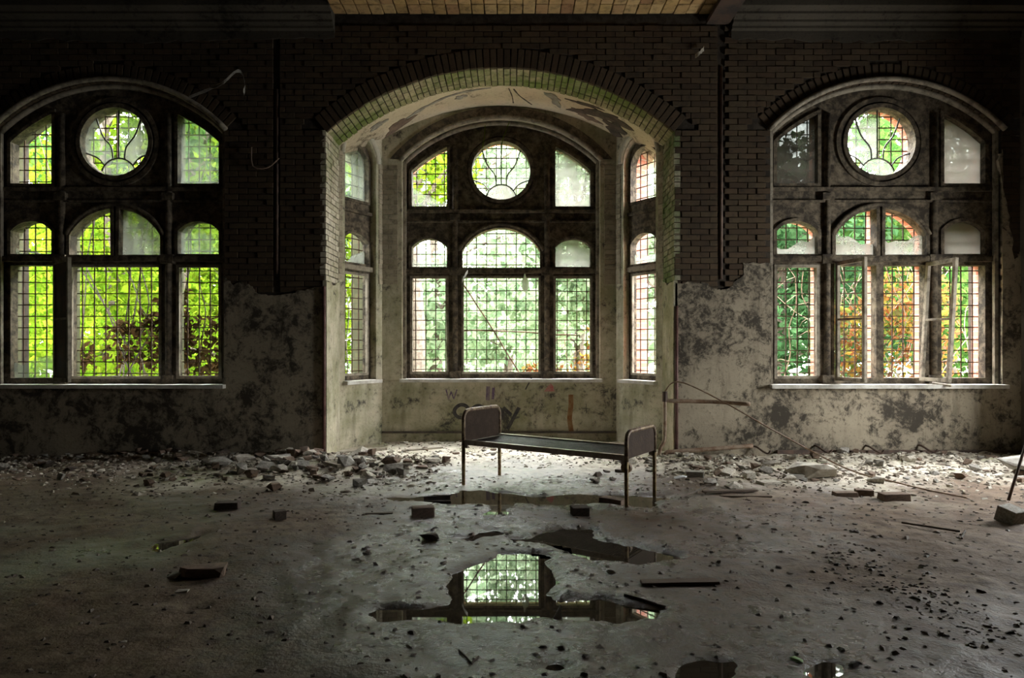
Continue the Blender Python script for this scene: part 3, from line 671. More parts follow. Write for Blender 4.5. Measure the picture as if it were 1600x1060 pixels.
def big_window(name, label, xc, yin, split, panes, out_y, oc_keep, oc_mats, omat='brick_out'):
    root = empty(name, (xc, yin, 0)); tag(root, label, 'window', kind='structure')
    Y0, Y1 = .17, .31
    low = [[(a, 1.06), (b, 1.06), (b, 2.58), (a, 2.58)] for a, b in LIGHTS['low']]
    upper = [arched(-1.40, -.85, 2.73, 3.04, 3.17, 10), arched(.85, 1.40, 2.73, 3.04, 3.17, 10)]
    if split:
        ca = segment_top(-.61, .61, 2.98, 3.34, 24)
        upper += [[(-.61, 2.72), (-.055, 2.72)] + [p for p in ca if p[0] < -.055], [(.055, 2.72), (.61, 2.72)] + [p for p in ca if p[0] > .055]]
    else: upper += [arched(-.61, .61, 2.72, 2.98, 3.34, 20)]
    tops = [top_side(-1), top_side(1)]; oc = arc(0, 4.24, .458, 0, 351, 39)
    holes = low + upper + tops + [oc]
    if split == 'full': holes[1:2] = [[(-.61, 1.06), (-.05, 1.06), (-.05, 2.58), (-.61, 2.58)], [(.05, 1.06), (.61, 1.06), (.61, 2.58), (.05, 2.58)]]
    out = win_outline(0, WIN_H + .02, WSILL - .02, WSPR, WCRN + .02)
    MB().prism([out] + holes, Y0, Y1).build('frame', M['timber'], root)
    MB().prism([out] + [offset(h, .035) for h in holes], Y1 + .001, out_y).build('outer_mullions', M[omat], root)
    # mouldings: round shafts, transoms, rims of the lights
    for s in (-1, 1):
        MB().tube([(s * .72, Y0 - .012, .98), (s * .72, Y0 - .012, 2.6), (s * .72, Y0 - .012, 4.62)], .045, 10).build('shaft', M['timber'], root, True)
        MB().box((s * .72, Y0 - .035, 2.66), (.17, .09, .12)).box((s * .72, Y0 - .03, 3.50), (.15, .07, .10)).box((s * .72, Y0 - .03, 1.03), (.16, .08, .14)).build('shaft_block', M['timber'], root)
    MB().box((0, Y0 - .03, 2.655), (3.02, .08, .06)).box((0, Y0 - .045, 2.69), (3.02, .05, .02)).build('transom', M['timber'], root)
    MB().box((0, Y0 - .025, 3.60), (3.02, .06, .05)).box((0, Y0 - .02, 3.44), (3.02, .04, .03)).build('transom', M['timber'], root)
    for h in upper + tops: MB().prism([offset(h, .045), h], Y0 - .03, Y0 + .01).build('light_rim', M['timber'], root)
    for r0, r1, dd in ((.458, .515, .045), (.54, .60, .03)):
        MB().prism([arc(0, 4.24, r1, 0, 351, 39), arc(0, 4.24, r0, 0, 351, 39)], Y0 - dd, Y0 + .01).build('oculus_rim', M['timber'], root)
    hood = segment_top(-.61 - .05, .61 + .05, 2.99, 3.40, 24); MB().tube([(p[0], Y0 - .02, p[1]) for p in hood], .03, 8).build('hood_mould', M['timber'], root, True)
    # arch moulding of the reveal, and the sill
    for off, dy, r in ((-.03, .10, .04), (.03, -.01, .035)):
        a = segment_top(-WIN_H - off, WIN_H + off, WSPR, WCRN + off, 30); MB().tube([(p[0], dy, p[1]) for p in a], r, 8).build('arch_mould', M['timber_pale'], root, True)
    for s in (-1, 1): MB().box((s * (WIN_H - .025), .10, (WSILL + WSPR) / 2), (.05, .05, WSPR - WSILL)).build('jamb_strip', M['timber_pale'], root)
    MB().box((0, .05, WSILL - .012), (2 * WIN_H + .05, .30, .05)).build('sill', M['sill'], root)
    for h in holes: grille(h, root, Y1 + .03)
    for spec in panes:
        kind, i, mat = spec[:3]; h = {'top': tops, 'up': upper, 'low': low}[kind][i]
        if len(spec) > 3: h = clip_below(h, (lambda a, b: (lambda x: a + b * x))(*spec[3]))
        pane(h, root, Y0 + .07, mat)
    oculus(root, Y0 + .07, 4.24, .458, 1, oc_keep, oc_mats)
    return root, low, Y0, Y1
W1, low, Y0, Y1 = big_window('window_1', 'left arched window full of green leaves with an oculus on top', WXL, YF, 'upper', [('top', 0, 'glass', (4.1, .6)), ('top', 1, 'glass'), ('up', 0, 'glass', (2.83, 0)), ('up', 1, 'glass'), ('up', 3, 'glass_dirty'), ('low', 0, 'glass', (1.7, .3))], WT - .25, (0, 2, 3, 4), ['glass', 'glass_dirty'], 'brick_olive')
W2, _, _, _ = big_window('window_2', 'middle arched bay window with barred lights and an oculus', WXC, YB, None, [('top', 0, 'glass', (3.5, -.35)), ('top', 1, 'glass_dirty'), ('up', 0, 'glass', (2.80, -.06)), ('up', 1, 'glass_dirty')], .48, (3, 4), ['glass_dirty', 'glass'])
W3, _, _, _ = big_window('window_3', 'right arched window with hanging casements and dirty panes', WXR, YF, 'full', [('top', 0, 'torn_sheet', (5.2, .55)), ('top', 1, 'glass_milky'), ('up', 0, 'glass_dirty', (3.2, .25)), ('up', 1, 'glass_milky'), ('up', 2, 'glass_dirty', (2.85, -.35)), ('up', 3, 'glass_dirty', (2.97, .05))], WT - .18, (0, 1, 4), ['glass', 'glass_dirty'])
# casement frames standing closed
for root, idx in ((W1, (1, 2)), (W2, (0, 1, 2)), (W3, (0,))):
    for i in idx:
        casement([(p[0], p[1]) for p in offset(low[i], .01)], root, Y0 - .015, .04 if i != 1 else .035)
# casements hanging open
def open_casement(root, hinge_x, z0, z1, wd, ang, rx=0.0, board=False, mat='timber_pale'):
    o = casement([(0, z0), (wd, z0), (wd, z1), (0, z1)], root, 0, .05, .04, mat); o.location = (hinge_x, Y0 - .03, 0); o.rotation_euler = (rx, 0, ang)
    MB().box((wd / 2, .02, (z0 + z1) / 2 + .02), (wd - .08, .03, .03)).build('glazing_bar', M[mat], o)
    if board: MB().box((wd / 2, .022, (z0 + z1) / 2), (wd - .08, .012, z1 - z0 - .08)).build('board', M['beam'], o)
    return o
open_casement(W1, -.83, 1.02, 2.64, .58, math.radians(-40), board=True)
open_casement(W3, -.62, 1.03, 2.62, .58, math.radians(-80))
open_casement(W3, .45, 1.03, 2.62, .56, math.radians(-86), rx=-.06)
def narrow_window(name, label, a, rz, L):
    root = empty(name, (a[0] + math.cos(rz) * L / 2, a[1] + math.sin(rz) * L / 2, 0), rz); tag(root, label, 'window', kind='structure')
    holes = [[(-.28, 1.06), (.28, 1.06), (.28, 2.58), (-.28, 2.58)], arched(-.28, .28, 2.73, 3.04, 3.18, 10), arched(-.28, .28, 3.68, 4.22, 4.48, 12)]
    y0, y1 = .12, .22
    MB().prism([arched(-SW - .02, SW + .02, WSILL - .02, 4.28, 4.64, 14)] + holes, y0, y1).build('frame', M['timber'], root)
    MB().box((0, y0 - .03, 2.655), (2 * SW, .06, .07)).build('transom', M['timber_pale'], root)
    MB().box((0, y0 - .02, 3.50), (2 * SW, .05, .05)).build('transom', M['timber'], root)
    for h in holes[1:]: MB().prism([offset(h, .04), h], y0 - .025, y0 + .01).build('light_rim', M['timber'], root)
    casement(offset(holes[0], .01), root, y0 - .015, .035)
    am = segment_top(-SW - .05, SW + .05, 4.28, 4.68, 16); MB().tube([(p[0], -.005, p[1]) for p in am], .04, 8).build('arch_mould', M['plaster_pale'], root, True)
    MB().box((0, .02, WSILL - .012), (2 * SW + .08, .22, .05)).build('sill', M['sill'], root)
    for h in holes: grille(h, root, y1 + .03)
    return root, holes, y0
n1, h1, yy = narrow_window('window_4', 'narrow window of the bay on the left with green vines', A_, rl, Ll)
n2, h2, yy = narrow_window('window_5', 'narrow window of the bay on the right showing red brick', C_, rr, Lr)
pane(h1[2], n1, yy + .06, 'glass'); pane(clip_below(h1[1], lambda x: 2.86 + .3 * x), n1, yy + .06, 'glass_dirty'); pane(clip_below(h2[1], lambda x: 2.9), n2, yy + .06, 'glass')

# ------------------------------------------------------------------ writing and stains on the bay wall (flat paint, a hair proud of the plaster)
def ribbon(path, w, name, mat, parent, y=-.004):
    P = [Vector((p[0], p[1])) for p in path]; L = []; Rr = []
    for i, p in enumerate(P):
        t = (P[min(i + 1, len(P) - 1)] - P[max(i - 1, 0)]).normalized(); nn = Vector((-t.y, t.x)); L.append(p + nn * w / 2); Rr.append(p - nn * w / 2)
    m = MB(); n = len(P); vs = [(q.x, y, q.y) for q in L] + [(q.x, y, q.y) for q in Rr] + [(q.x, .002, q.y) for q in L] + [(q.x, .002, q.y) for q in Rr]
    fs = []
    for i in range(n - 1): fs += [(i, i + 1, n + i + 1, n + i), (i, 2 * n + i, 2 * n + i + 1, i + 1), (n + i, n + i + 1, 3 * n + i + 1, 3 * n + i)]
    fs += [(0, n, 3 * n, 2 * n), (n - 1, 3 * n - 1, 4 * n - 1, 2 * n - 1)]
    return m.add(vs, fs).build(name, M[mat], parent)
SB = YB / F
def bw(x, y): return ((x - 800) * SB - B_[0], CH - (y - HZ) * SB)
def bws(pts, n=5): return [(q.x, q.y) for q in smooth_path([(*bw(*p), 0) for p in pts], n)]
ribbon(bws([(732, 639), (727, 634), (719, 633), (712, 638), (710, 644), (713, 650), (720, 653), (730, 652)]), .055, 'graffiti_letter', 'paint_black', wb)
ribbon(bws([(736, 640), (746, 634), (756, 638), (758, 648), (750, 655), (740, 650), (736, 640)]), .05, 'graffiti_letter', 'paint_black', wb)
ribbon(bws([(768, 637), (779, 638), (785, 644), (784, 653), (776, 659), (768, 660)]), .055, 'graffiti_letter', 'paint_black', wb)
ribbon([bw(786, 637), bw(799, 649)], .055, 'graffiti_letter', 'paint_black', wb); ribbon([bw(811, 637), bw(793, 671)], .055, 'graffiti_letter', 'paint_black', wb, -.006)
for a, b in (((697, 609), (701, 624)), ((701, 624), (705, 612)), ((705, 612), (709, 624)), ((709, 624), (714, 609))): ribbon([bw(*a), bw(*b)], .02, 'graffiti_letter', 'paint_purple', wb)
ribbon([bw(763, 604), bw(762, 626)], .06, 'graffiti_letter', 'paint_purple', wb); ribbon([bw(771, 606), bw(770, 624)], .04, 'graffiti_letter', 'paint_purple', wb)
MB().prism([[bw(850, 612), bw(867, 612), bw(864, 603), bw(860, 599), bw(856, 604)]], -.004, .002).build('red_paint_mark', M['paint_red'], wb)
ribbon(bws([(892, 617), (892, 635), (890, 655), (893, 676)]), .075, 'rust_streak', 'paint_rust', wb)
ribbon([bw(831, 590), bw(821, 609)], .02, 'graffiti_stroke', 'paint_black', wb)
ribbon([bw(910, 639), bw(922, 639)], .008, 'scratch', 'paint_black', wb); ribbon([bw(916, 632), bw(916, 646)], .008, 'scratch', 'paint_black', wb, -.005)
# skirting line of the bay
MB().box((Lb / 2, -.015, .16), (Lb, .03, .03)).build('skirting_ledge', M['chunk_dark'], wb)

# ------------------------------------------------------------------ the bed
BEDC = (sum(p[0] for p in ((-.523, 0), (-.148, 0), (1.059, 0), (1.429, 0))) / 4, (7.342 + 7.884 + 6.276 + 6.869) / 4)
bed = empty('bed_frame', (BEDC[0], BEDC[1], 0), math.radians(-33.6)); tag(bed, 'rusty metal hospital bed frame with bare wire mesh', 'bed')
HL, HW = .945, .34
for sx in (-1, 1):
    for sy in (-1, 1):
        zb = floor_z(*(Vector((BEDC[0], BEDC[1])) + Matrix.Rotation(math.radians(-33.6), 2) @ Vector((sx * HL, sy * HW)))) - .012
        MB().tube([(sx * HL, sy * HW, zb), (sx * HL, sy * HW, .2), (sx * HL, sy * HW, .44)], [.018, .019, .021], 12).build('leg', M['bed_leg'], bed, True)
for sx, top, name in ((-1, .80, 'head'), (1, .70, 'foot')):
    x = sx * HL; r = .09
    path = [(x, -HW, .43), (x, -HW, top - r)] + [(x, -HW + r - r * math.cos(a), top - r + r * math.sin(a)) for a in [math.pi / 2 * i / 6 for i in range(1, 7)]] + \
           [(x, HW - r + r * math.sin(a), top - r + r * math.cos(a)) for a in [math.pi / 2 * i / 6 for i in range(0, 7)]] + [(x, HW, .43)]
    hb = MB().tube(path, .021, 12).build(name + 'board', M['bed_tube'], bed, True)
    pts = [(-HW + .01, .45), (HW - .01, .45), (HW - .01, top - r)] + [(HW - r + r * math.cos(a), top - r + r * math.sin(a)) for a in [math.pi / 2 * i / 6 for i in range(1, 7)]] + [(-HW + r - r * math.sin(a), top - r + r * math.cos(a)) for a in [math.pi / 2 * i / 6 for i in range(0, 7)]]
    m = MB().prism([pts], -.006, .006); m.v = [(x + v_[1], v_[0], v_[2]) for v_ in m.v]; m.build('panel', M['bed_panel'], hb)
for sy in (-1, 1):
    MB().box((0, sy * (HW - .01), .455), (2 * HL, .008, .045)).box((0, sy * (HW - .02), .480), (2 * HL, .04, .012)).build('side_rail', M['bed_rail'], bed)
for sx in (-1, 1): MB().box((sx * (HL - .04), 0, .468), (.03, 2 * HW - .03, .014)).build('end_rail', M['bed_rail'], bed)
m = MB()
for i in range(76):
    x = -HL + .05 + (2 * HL - .1) * i / 75; m.bar((x, -HW + .03, .462), (x, HW - .03, .462), .006)
for j in range(25):
    y = -HW + .04 + (2 * HW - .08) * j / 24; m.bar((-HL + .05, y, .468), (HL - .05, y, .468), .008)
m.build('wire_mesh', M['bed_wire'], bed)
for sx in (-1, 1):
    for sy in (-1, 1):
        MB().box((sx * (HL - .03), sy * (HW - .005), .44), (.05, .02, .08)).build('corner_bracket', M['bed_rail'], bed)
m = MB(); m.tube([(HL - .03, -HW + .05, .36), (HL - .03, -HW + .09, .36)], .05, 16).build('tension_wheel', M['bed_tube'], bed)
MB().tube([(HL - .28, -.02, .465), (HL - .28, -.02, .36)], .006, 6).build('hanging_hook', M['bed_wire'], bed)

# ------------------------------------------------------------------ pipes, rods and brackets
def pipe(name, label, path, r, mat, cat='pipe', smooth=6, group=None):
    o = MB().tube(smooth_path(path, smooth), r, 10).build(name, M[mat], None, True); return tag(o, label, cat, group)
xe = XR
o = pipe('standpipe', 'bent rusty standpipe rising at the right bay corner', [px(1029, 718, 8.86), px(1032, 700, 8.86), px(1038, 688, 8.86), px(1039, 660, 8.86), px(1039, 622, 8.86)], .024, 'pipe_rust')
MB().tube([px(1039, 628, 8.86), px(1039, 612, 8.86)], .034, 10).build('pipe_coupling', M['pipe_dark'], o)
pipe('heating_pipe', 'upper horizontal pipe stub sticking out at the right bay corner', [px(1040, 626, 8.86), px(1056, 627, 8.84), px(1110, 628, 8.8), px(1172, 632, 8.55)], .026, 'pipe_rust')
pipe('heating_pipe', 'lower horizontal pipe stub just above the rubble at the right bay corner', [px(1040, 714, 8.86), px(1042, 707, 8.86), px(1056, 706, 8.86), px(1110, 702, 8.86), px(1176, 697, 8.86)], .028, 'pipe_rust')
lastp = fl(1400, 757)
pipe('bent_rod', 'long thin bent rod sloping from the standpipe to the floor rubble', [px(1039, 615, 8.86), px(1041, 609, 8.86), px(1052, 598, 8.82), px(1075, 601, 8.75), px(1130, 628, 8.55), px(1200, 668, 8.25), px(1300, 722, 7.8), px(1350, 742, 7.55), px(1400, 754, 7.35), px(1450, 766, 7.0), px(1510, 778, 6.65)], .009, 'pipe_rust', 'rod')
pipe('leaning_rod', 'rusty rod standing aslant in the rubble by the right wall', [fl(1574, 783) + Vector((0, 0, -.03)), px(1588, 742, 6.62), px(1612, 665, 6.75), px(1622, 632, 6.8)], .014, 'pipe_dark', 'rod', 3)
def corner_guard(label, x, z0, z1):
    o = MB().tube([(x, YF - .012, z0), (x, YF - .012, (z0 + z1) / 2), (x, YF - .012, z1)], .022, 10).build('corner_guard', M['guard'], None, True); tag(o, label, 'corner guard')
corner_guard('dark red metal guard on the left corner of the bay opening', XL - .01, -.03, 2.28)
corner_guard('dark red metal guard on the right corner of the bay opening', XR + .015, -.03, 2.02)
for c, z0, z1, l in ((432, 2.45, 4.9, 'dark pipe in the wall chase left of the bay'), (1128, 2.38, 5.2, 'dark pipe in the wall chase right of the bay')):
    x = wz(c, 0)[0]; o = MB().tube([(x, YF + .03, z0), (x, YF + .03, (z0 + z1) / 2), (x, YF + .03, z1)], .022, 8).build('wall_pipe', M['pipe_dark'], None, True); tag(o, l, 'pipe')
for i, (xx, yy_) in enumerate(((1190, 704), (1284, 703), (1364, 703), (1446, 702))):
    p = px(xx, yy_, YF); nm = ['first', 'second', 'third', 'fourth'][i]
    b = MB().tube(smooth_path([p + Vector((-.10, .03, .05)), p + Vector((-.08, -.05, .05)), p + Vector((-.02, -.12, .0)), p + Vector((.03, -.15, -.02)), p + Vector((.06, -.16, .02))], 5), .013, 8).build('radiator_bracket', M['pipe_dark'], None, True)
    tag(b, 'iron radiator bracket low on the right wall, %s from the bay' % nm, 'bracket', 'radiator brackets under the right window')
def strip(name, label, pts, w, mat, cat, th=.004):
    m = MB(); vs = []
    P = smooth_path(pts, 5); n = len(P); r = random.Random(3)
    for p in P:
        ww = w * r.uniform(.7, 1.2); vs += [p + Vector((0, 0, ww)), p - Vector((0, 0, ww)), p + Vector((0, th, ww)), p + Vector((0, th, -ww))]
    fs = []
    for i in range(n - 1):
        a = 4 * i; b = a + 4; fs += [(a, a + 1, b + 1, b), (a + 2, b + 2, b + 3, a + 3), (a, b, b + 2, a + 2), (a + 1, a + 3, b + 3, b + 1)]
    o = m.add(vs, fs).build(name, M[mat]); return tag(o, label, cat)
strip('loose_cable', 'loose strip hanging slack on the brick wall above the left window', [px(295, 152, 8.97), px(330, 138, 8.95), px(350, 128, 8.9), px(368, 112, 8.95), px(378, 115, 8.97), px(384, 140, 8.93)], .02, 'chunk_grey', 'strip')
strip('torn_paper', 'torn pale scrap dangling above the left window', [px(383, 138, 8.93), px(380, 148, 8.9), px(383, 158, 8.88)], .05, 'chunk_grey', 'scrap')
strip('torn_paper', 'small pale scrap stuck high on the wall near the ceiling beam', [px(1086, 88, 9.0), px(1093, 83, 8.98), px(1100, 76, 9.0)], .03, 'chunk_pale', 'scrap')
pipe('old_cable', 'thin cable end looped on the brick wall left of the bay', [px(393, 230, 9.0), px(395, 260, 8.99), px(418, 262, 8.99), px(436, 247, 9.0)], .010, 'chunk_brown', 'cable', 3)

# ------------------------------------------------------------------ rubble
def chunk_mesh(seed, sx, sy, sz, mat, n=14):
    r = random.Random(seed); bm = bmesh.new()
    for _ in range(n):
        p = Vector((r.uniform(-1, 1), r.uniform(-1, 1), r.uniform(-1, 1))); mx = max(abs(c) for c in p); p = p / mx * r.uniform(.78, 1)
        bm.verts.new((p.x * sx / 2, p.y * sy / 2, (p.z * .5 + .5) * sz))
    bmesh.ops.convex_hull(bm, input=list(bm.verts))
    loose = [v_ for v_ in bm.verts if not v_.link_faces]; bmesh.ops.delete(bm, geom=loose, context='VERTS')
    me = bpy.data.meshes.new('chunk'); bm.to_mesh(me); bm.free(); me.materials.append(mat); return me
def place(name, me, x, y, rz, label, cat, group=None, s=1.0, tilt=0.0, dz=-.006):
    o = bpy.data.objects.new(name, me); C.objects.link(o); o.location = (x, y, floor_z(x, y) + dz); o.rotation_euler = (tilt, tilt * .6, rz); o.scale = (s, s, s)
    return tag(o, label, cat, group)
def loose_brick(pxy, size, rz, kind, label, cat='brick', tilt=0.0, zoff=0.0, name='loose_brick'):
    p = fl(*pxy); o = bpy.data.objects.new(name, brick_mesh(name, int(pxy[0]), M[kind])); C.objects.link(o); o.scale = size
    o.location = (p.x, p.y, floor_z(p.x, p.y) + size[2] / 2 - .008 + zoff); o.rotation_euler = (tilt, 0, math.radians(rz)); return tag(o, label, cat)
loose_brick((957, 784), (.24, .115, .07), -38, 'chunk_brown', 'whole dark brick lying beside the near bed leg')
loose_brick((906, 806), (.15, .12, .085), 8, 'chunk_dark', 'half brick standing on the wet floor before the bed')
loose_brick((1397, 782), (.27, .12, .075), 4, 'chunk_brown', 'long brown brick lying in the right rubble before the wall')
loose_brick((1350, 774), (.16, .10, .07), -12, 'chunk_brown', 'short brick beside the long brown brick on the right')
loose_brick((1320, 776), (.22, .10, .05), 3, 'chunk_brown', 'flat brown brick at the left end of the right brick group')
loose_brick((1579, 820), (.17, .15, .13), 25, 'chunk_grey', 'square grey stone block at the right edge of the floor', 'stone block', .25)
loose_brick((356, 796), (.21, .11, .07), 5, 'chunk_dark', 'dark brick lying alone before the left wall')
loose_brick((437, 812), (.10, .09, .08), 30, 'chunk_dark', 'small dark lump on bare floor left of the rubble heap', 'stone')
loose_brick((661, 807), (.19, .12, .085), 14, 'chunk_brown', 'rough brown brick on the wet floor left of the bed')
loose_brick((1062, 911), (.50, .075, .03), 3, 'timber_floor', 'flat board lying alone on the right foreground floor', 'board', name='board')
loose_brick((592, 804), (.24, .045, .018), 4, 'timber_floor', 'short flat lath on the wet floor left of the brown brick', 'lath', name='lath')
loose_brick((1165, 778), (.50, .05, .02), -3, 'timber_floor', 'broken plank lying flat right of the bed', 'plank', name='plank')
loose_brick((1140, 773), (.56, .06, .02), 8, 'timber_floor', 'splintered plank behind the flat broken plank', 'plank', zoff=.015, name='plank')
loose_brick((1138, 742), (.34, .11, .05), 62, 'chunk_pale', 'pale board piece tilted in the rubble beside the lower pipe', 'board', .15, name='board_piece')
loose_brick((1085, 748), (.20, .11, .07), -10, 'chunk_grey', 'grey brick in the rubble just right of the bed foot')
loose_brick((1170, 748), (.11, .10, .08), 10, 'chunk_pale', 'small pale brick end among the right rubble')
loose_brick((1201, 757), (.22, .15, .035), 15, 'chunk_pale', 'pale flat tile among the right rubble', 'tile', name='tile_piece')
loose_brick((1240, 748), (.20, .1, .06), 5, 'chunk_grey', 'grey brick lying in front of the big slab')
# big slab
p = fl(1268, 745); place('plaster_slab', chunk_mesh(91, .58, .34, .17, M['chunk_pale'], 22), p.x, p.y, -.25, 'large pale slab of fallen plaster below the right window', 'slab', tilt=-.05)
p = fl(1600, 745); place('plaster_slab', chunk_mesh(92, .5, .4, .22, M['chunk_grey'], 22), p.x, p.y, .3, 'grey slab of plaster at the right edge of the picture', 'slab')
# trough-like dark shell near the bed
def trough():
    p = fl(683, 782); m = MB(); n = 10; vs = []
    for i in range(n + 1):
        a = math.pi * (i / n) ; c, s_ = math.cos(a), math.sin(a)
        for (xx, rr_) in ((-.13, .052), (.13, .062), (.13, .052), (-.13, .042)): vs.append((xx, c * rr_, .075 - s_ * rr_))
    fs = []
    for i in range(n):
        a = i * 4; b = a + 4
        for k_ in range(4): fs.append((a + k_, a + (k_ + 1) % 4, b + (k_ + 1) % 4, b + k_))
    fs += [(0, 1, 2, 3), tuple(n * 4 + k_ for k_ in (3, 2, 1, 0))]
    o = m.add(vs, fs).build('gutter_piece', M['chunk_dark']); o.location = (p.x, p.y, floor_z(p.x, p.y) - .018); o.rotation_euler = (.25, 0, .15); tag(o, 'dark curved gutter shard lying left of the bed', 'shard')
trough()
def stick(name, label, a, b, w, mat, cat, lift=.015):
    a = Vector(a); b = Vector(b); a.z = floor_z(a.x, a.y) + lift if a.z == 0 else a.z; b.z = floor_z(b.x, b.y) + lift if b.z == 0 else b.z
    k_ = 5; P = [a.lerp(b, i / k_) + Vector((random.uniform(-.004, .004), random.uniform(-.004, .004), 0)) for i in range(k_ + 1)]
    o = MB().tube(P, w, 5).build(name, M[mat]); return tag(o, label, cat)
fr = empty('broken_window_frame', (*fl(473, 724)[:2], .07)); tag(fr, 'corner of a broken wooden window frame on the left rubble heap', 'frame')
o0 = fr.location
for e in (fl(604, 711), fl(530, 740)):
    d = Vector((e.x, e.y, .085)) - o0; MB().bar((0, 0, 0), d, .05, .035).build('frame_bar', M['timber_pale'], fr)
stick('batten', 'thin batten lying on the floor along the bay wall', fl(628, 709), fl(692, 704), .016, 'timber_pale', 'batten', .03)
stick('thin_stick', 'thin dark stick lying right of the bed foot', fl(1064, 783), fl(1102, 767), .011, 'chunk_dark', 'stick')
stick('thin_stick', 'long thin stick on the right floor before the stone block', fl(1408, 822), fl(1500, 835), .008, 'chunk_dark', 'stick')
stick('thin_stick', 'short bent twig lying near the long thin stick', fl(1502, 846), fl(1508, 833), .008, 'chunk_dark', 'stick')
stick('thin_stick', 'stick lying flat at the right end of the main puddle', fl(975, 935), fl(1040, 950), .008, 'chunk_dark', 'stick', .004)
stick('thin_twig', 'left one of two crossed twigs in the front mud', fl(716, 1020), fl(738, 1042), .005, 'chunk_dark', 'twig', .004)
stick('thin_twig', 'right one of two crossed twigs in the front mud', fl(736, 1043), fl(748, 1030), .005, 'chunk_dark', 'twig', .004)
stick('sill_stick', 'pale stick lying across the right window sill', (WXR + .62, YF + .02, 1.0), (WXR + .74, YF - .17, .975), .02, 'chunk_pale', 'stick')
p = fl(812, 966); sh = MB().prism([[(-.035, -.02), (.035, -.02), (.025, .09), (0, .04)]], -.003, .003).build('white_shard', M['white_plastic']); sh.location = (p.x + .2, p.y, WATER); tag(sh, 'small white shard sticking up in the main puddle', 'shard')
p = fl(1062, 752); place('white_scrap', chunk_mesh(95, .16, .08, .05, M['white_plastic']), p.x, p.y, .2, 'crumpled white scrap lying right of the bed foot', 'scrap')
p = fl(1243, 1031); place('green_leaf_scrap', chunk_mesh(96, .07, .05, .015, simple('leaf_scrap', (.25, .45, .15), (.4, .6, .3), 20, .5)), p.x, p.y, -.8, 'small bright green scrap in the right foreground mud', 'scrap')
p = fl(318, 900); place('mud_lump', chunk_mesh(97, .30, .16, .075, M['chunk_brown'], 40), p.x, p.y, .2, 'large dark lump of mud on the left foreground floor', 'lump')
p = fl(276, 902); place('mud_lump', chunk_mesh(98, .14, .1, .05, M['chunk_grey'], 14), p.x, p.y, .2, 'small grey lump left of the large mud lump', 'lump')
p = fl(670, 844); place('mud_lump', chunk_mesh(99, .18, .1, .05, M['chunk_dark'], 14), p.x, p.y, .1, 'flat dark lump on wet floor left of the puddles', 'lump')
p = fl(283, 926); place('white_scrap', chunk_mesh(93, .09, .05, .02, M['chunk_pale'], 14), p.x, p.y, .1, 'small pale scrap on the dark left floor', 'scrap')
VAR = {m_: [chunk_mesh(200 + i * 7 + j, 1.0, random.uniform(.5, .9), random.uniform(.25, .55), M[m_], 12) for i in range(5)] for j, m_ in enumerate(('chunk_pale', 'chunk_grey', 'chunk_brown', 'chunk_dark'))}
def scatter(n, sampler, sizes, mats, label, group, seed):
    r = random.Random(seed)
    for _ in range(n):
        x, y = sampler(r); s = r.choice(sizes) * r.uniform(.7, 1.3)
        mt = r.choice(mats); lab = ('large ' if s > .16 else 'small ' if s < .09 else 'middling ') + {'chunk_pale': 'pale ', 'chunk_grey': 'grey ', 'chunk_brown': 'brown ', 'chunk_dark': 'blackish '}[mt] + label
        place('rubble_chunk', r.choice(VAR[mt]), x, y, r.uniform(0, 6.28), lab, 'rubble', group, s, r.uniform(-.2, .2), dz=-.05 * s)
def s_left(r):
    while True:
        x = r.gauss(-2.4, .75); y = r.gauss(8.35, .42)
        if y < YF - .1 and x > -4.6 and x < -.7: return x, y
def s_left2(r): return r.uniform(-6.6, -3.6), min(YF - .08, 8.75 + r.gauss(-.35, .45))
def s_right(r): return r.uniform(2.0, 6.5), min(YF - .1, r.gauss(8.05, .5))
def s_bay(r): return r.uniform(-1.9, 1.7), r.uniform(9.2, 10.4)
def s_bed(r): return r.uniform(.9, 2.2), r.uniform(7.3, 9.0)
scatter(120, s_left, (.08, .12, .16, .22), ('chunk_pale', 'chunk_grey', 'chunk_grey', 'chunk_brown', 'chunk_brown'), 'broken lump in the rubble heap at the left bay corner', 'rubble heap at the left bay corner', 1)
scatter(70, s_left2, (.08, .12, .18), ('chunk_grey', 'chunk_brown', 'chunk_dark'), 'broken fragment on the dark floor under the left window', 'rubble under the left window', 2)
scatter(110, s_right, (.07, .10, .15), ('chunk_pale', 'chunk_pale', 'chunk_grey', 'chunk_brown'), 'broken fragment strewn on the floor below the right window', 'rubble below the right window', 3)
scatter(40, s_bay, (.05, .08, .12), ('chunk_pale', 'chunk_grey', 'chunk_brown'), 'fragment on the floor inside the bay', 'fragments inside the bay', 4)
scatter(35, s_bed, (.05, .08, .12), ('chunk_pale', 'chunk_grey', 'chunk_dark'), 'fragment on the floor around the foot of the bed', 'fragments by the bed foot', 5)
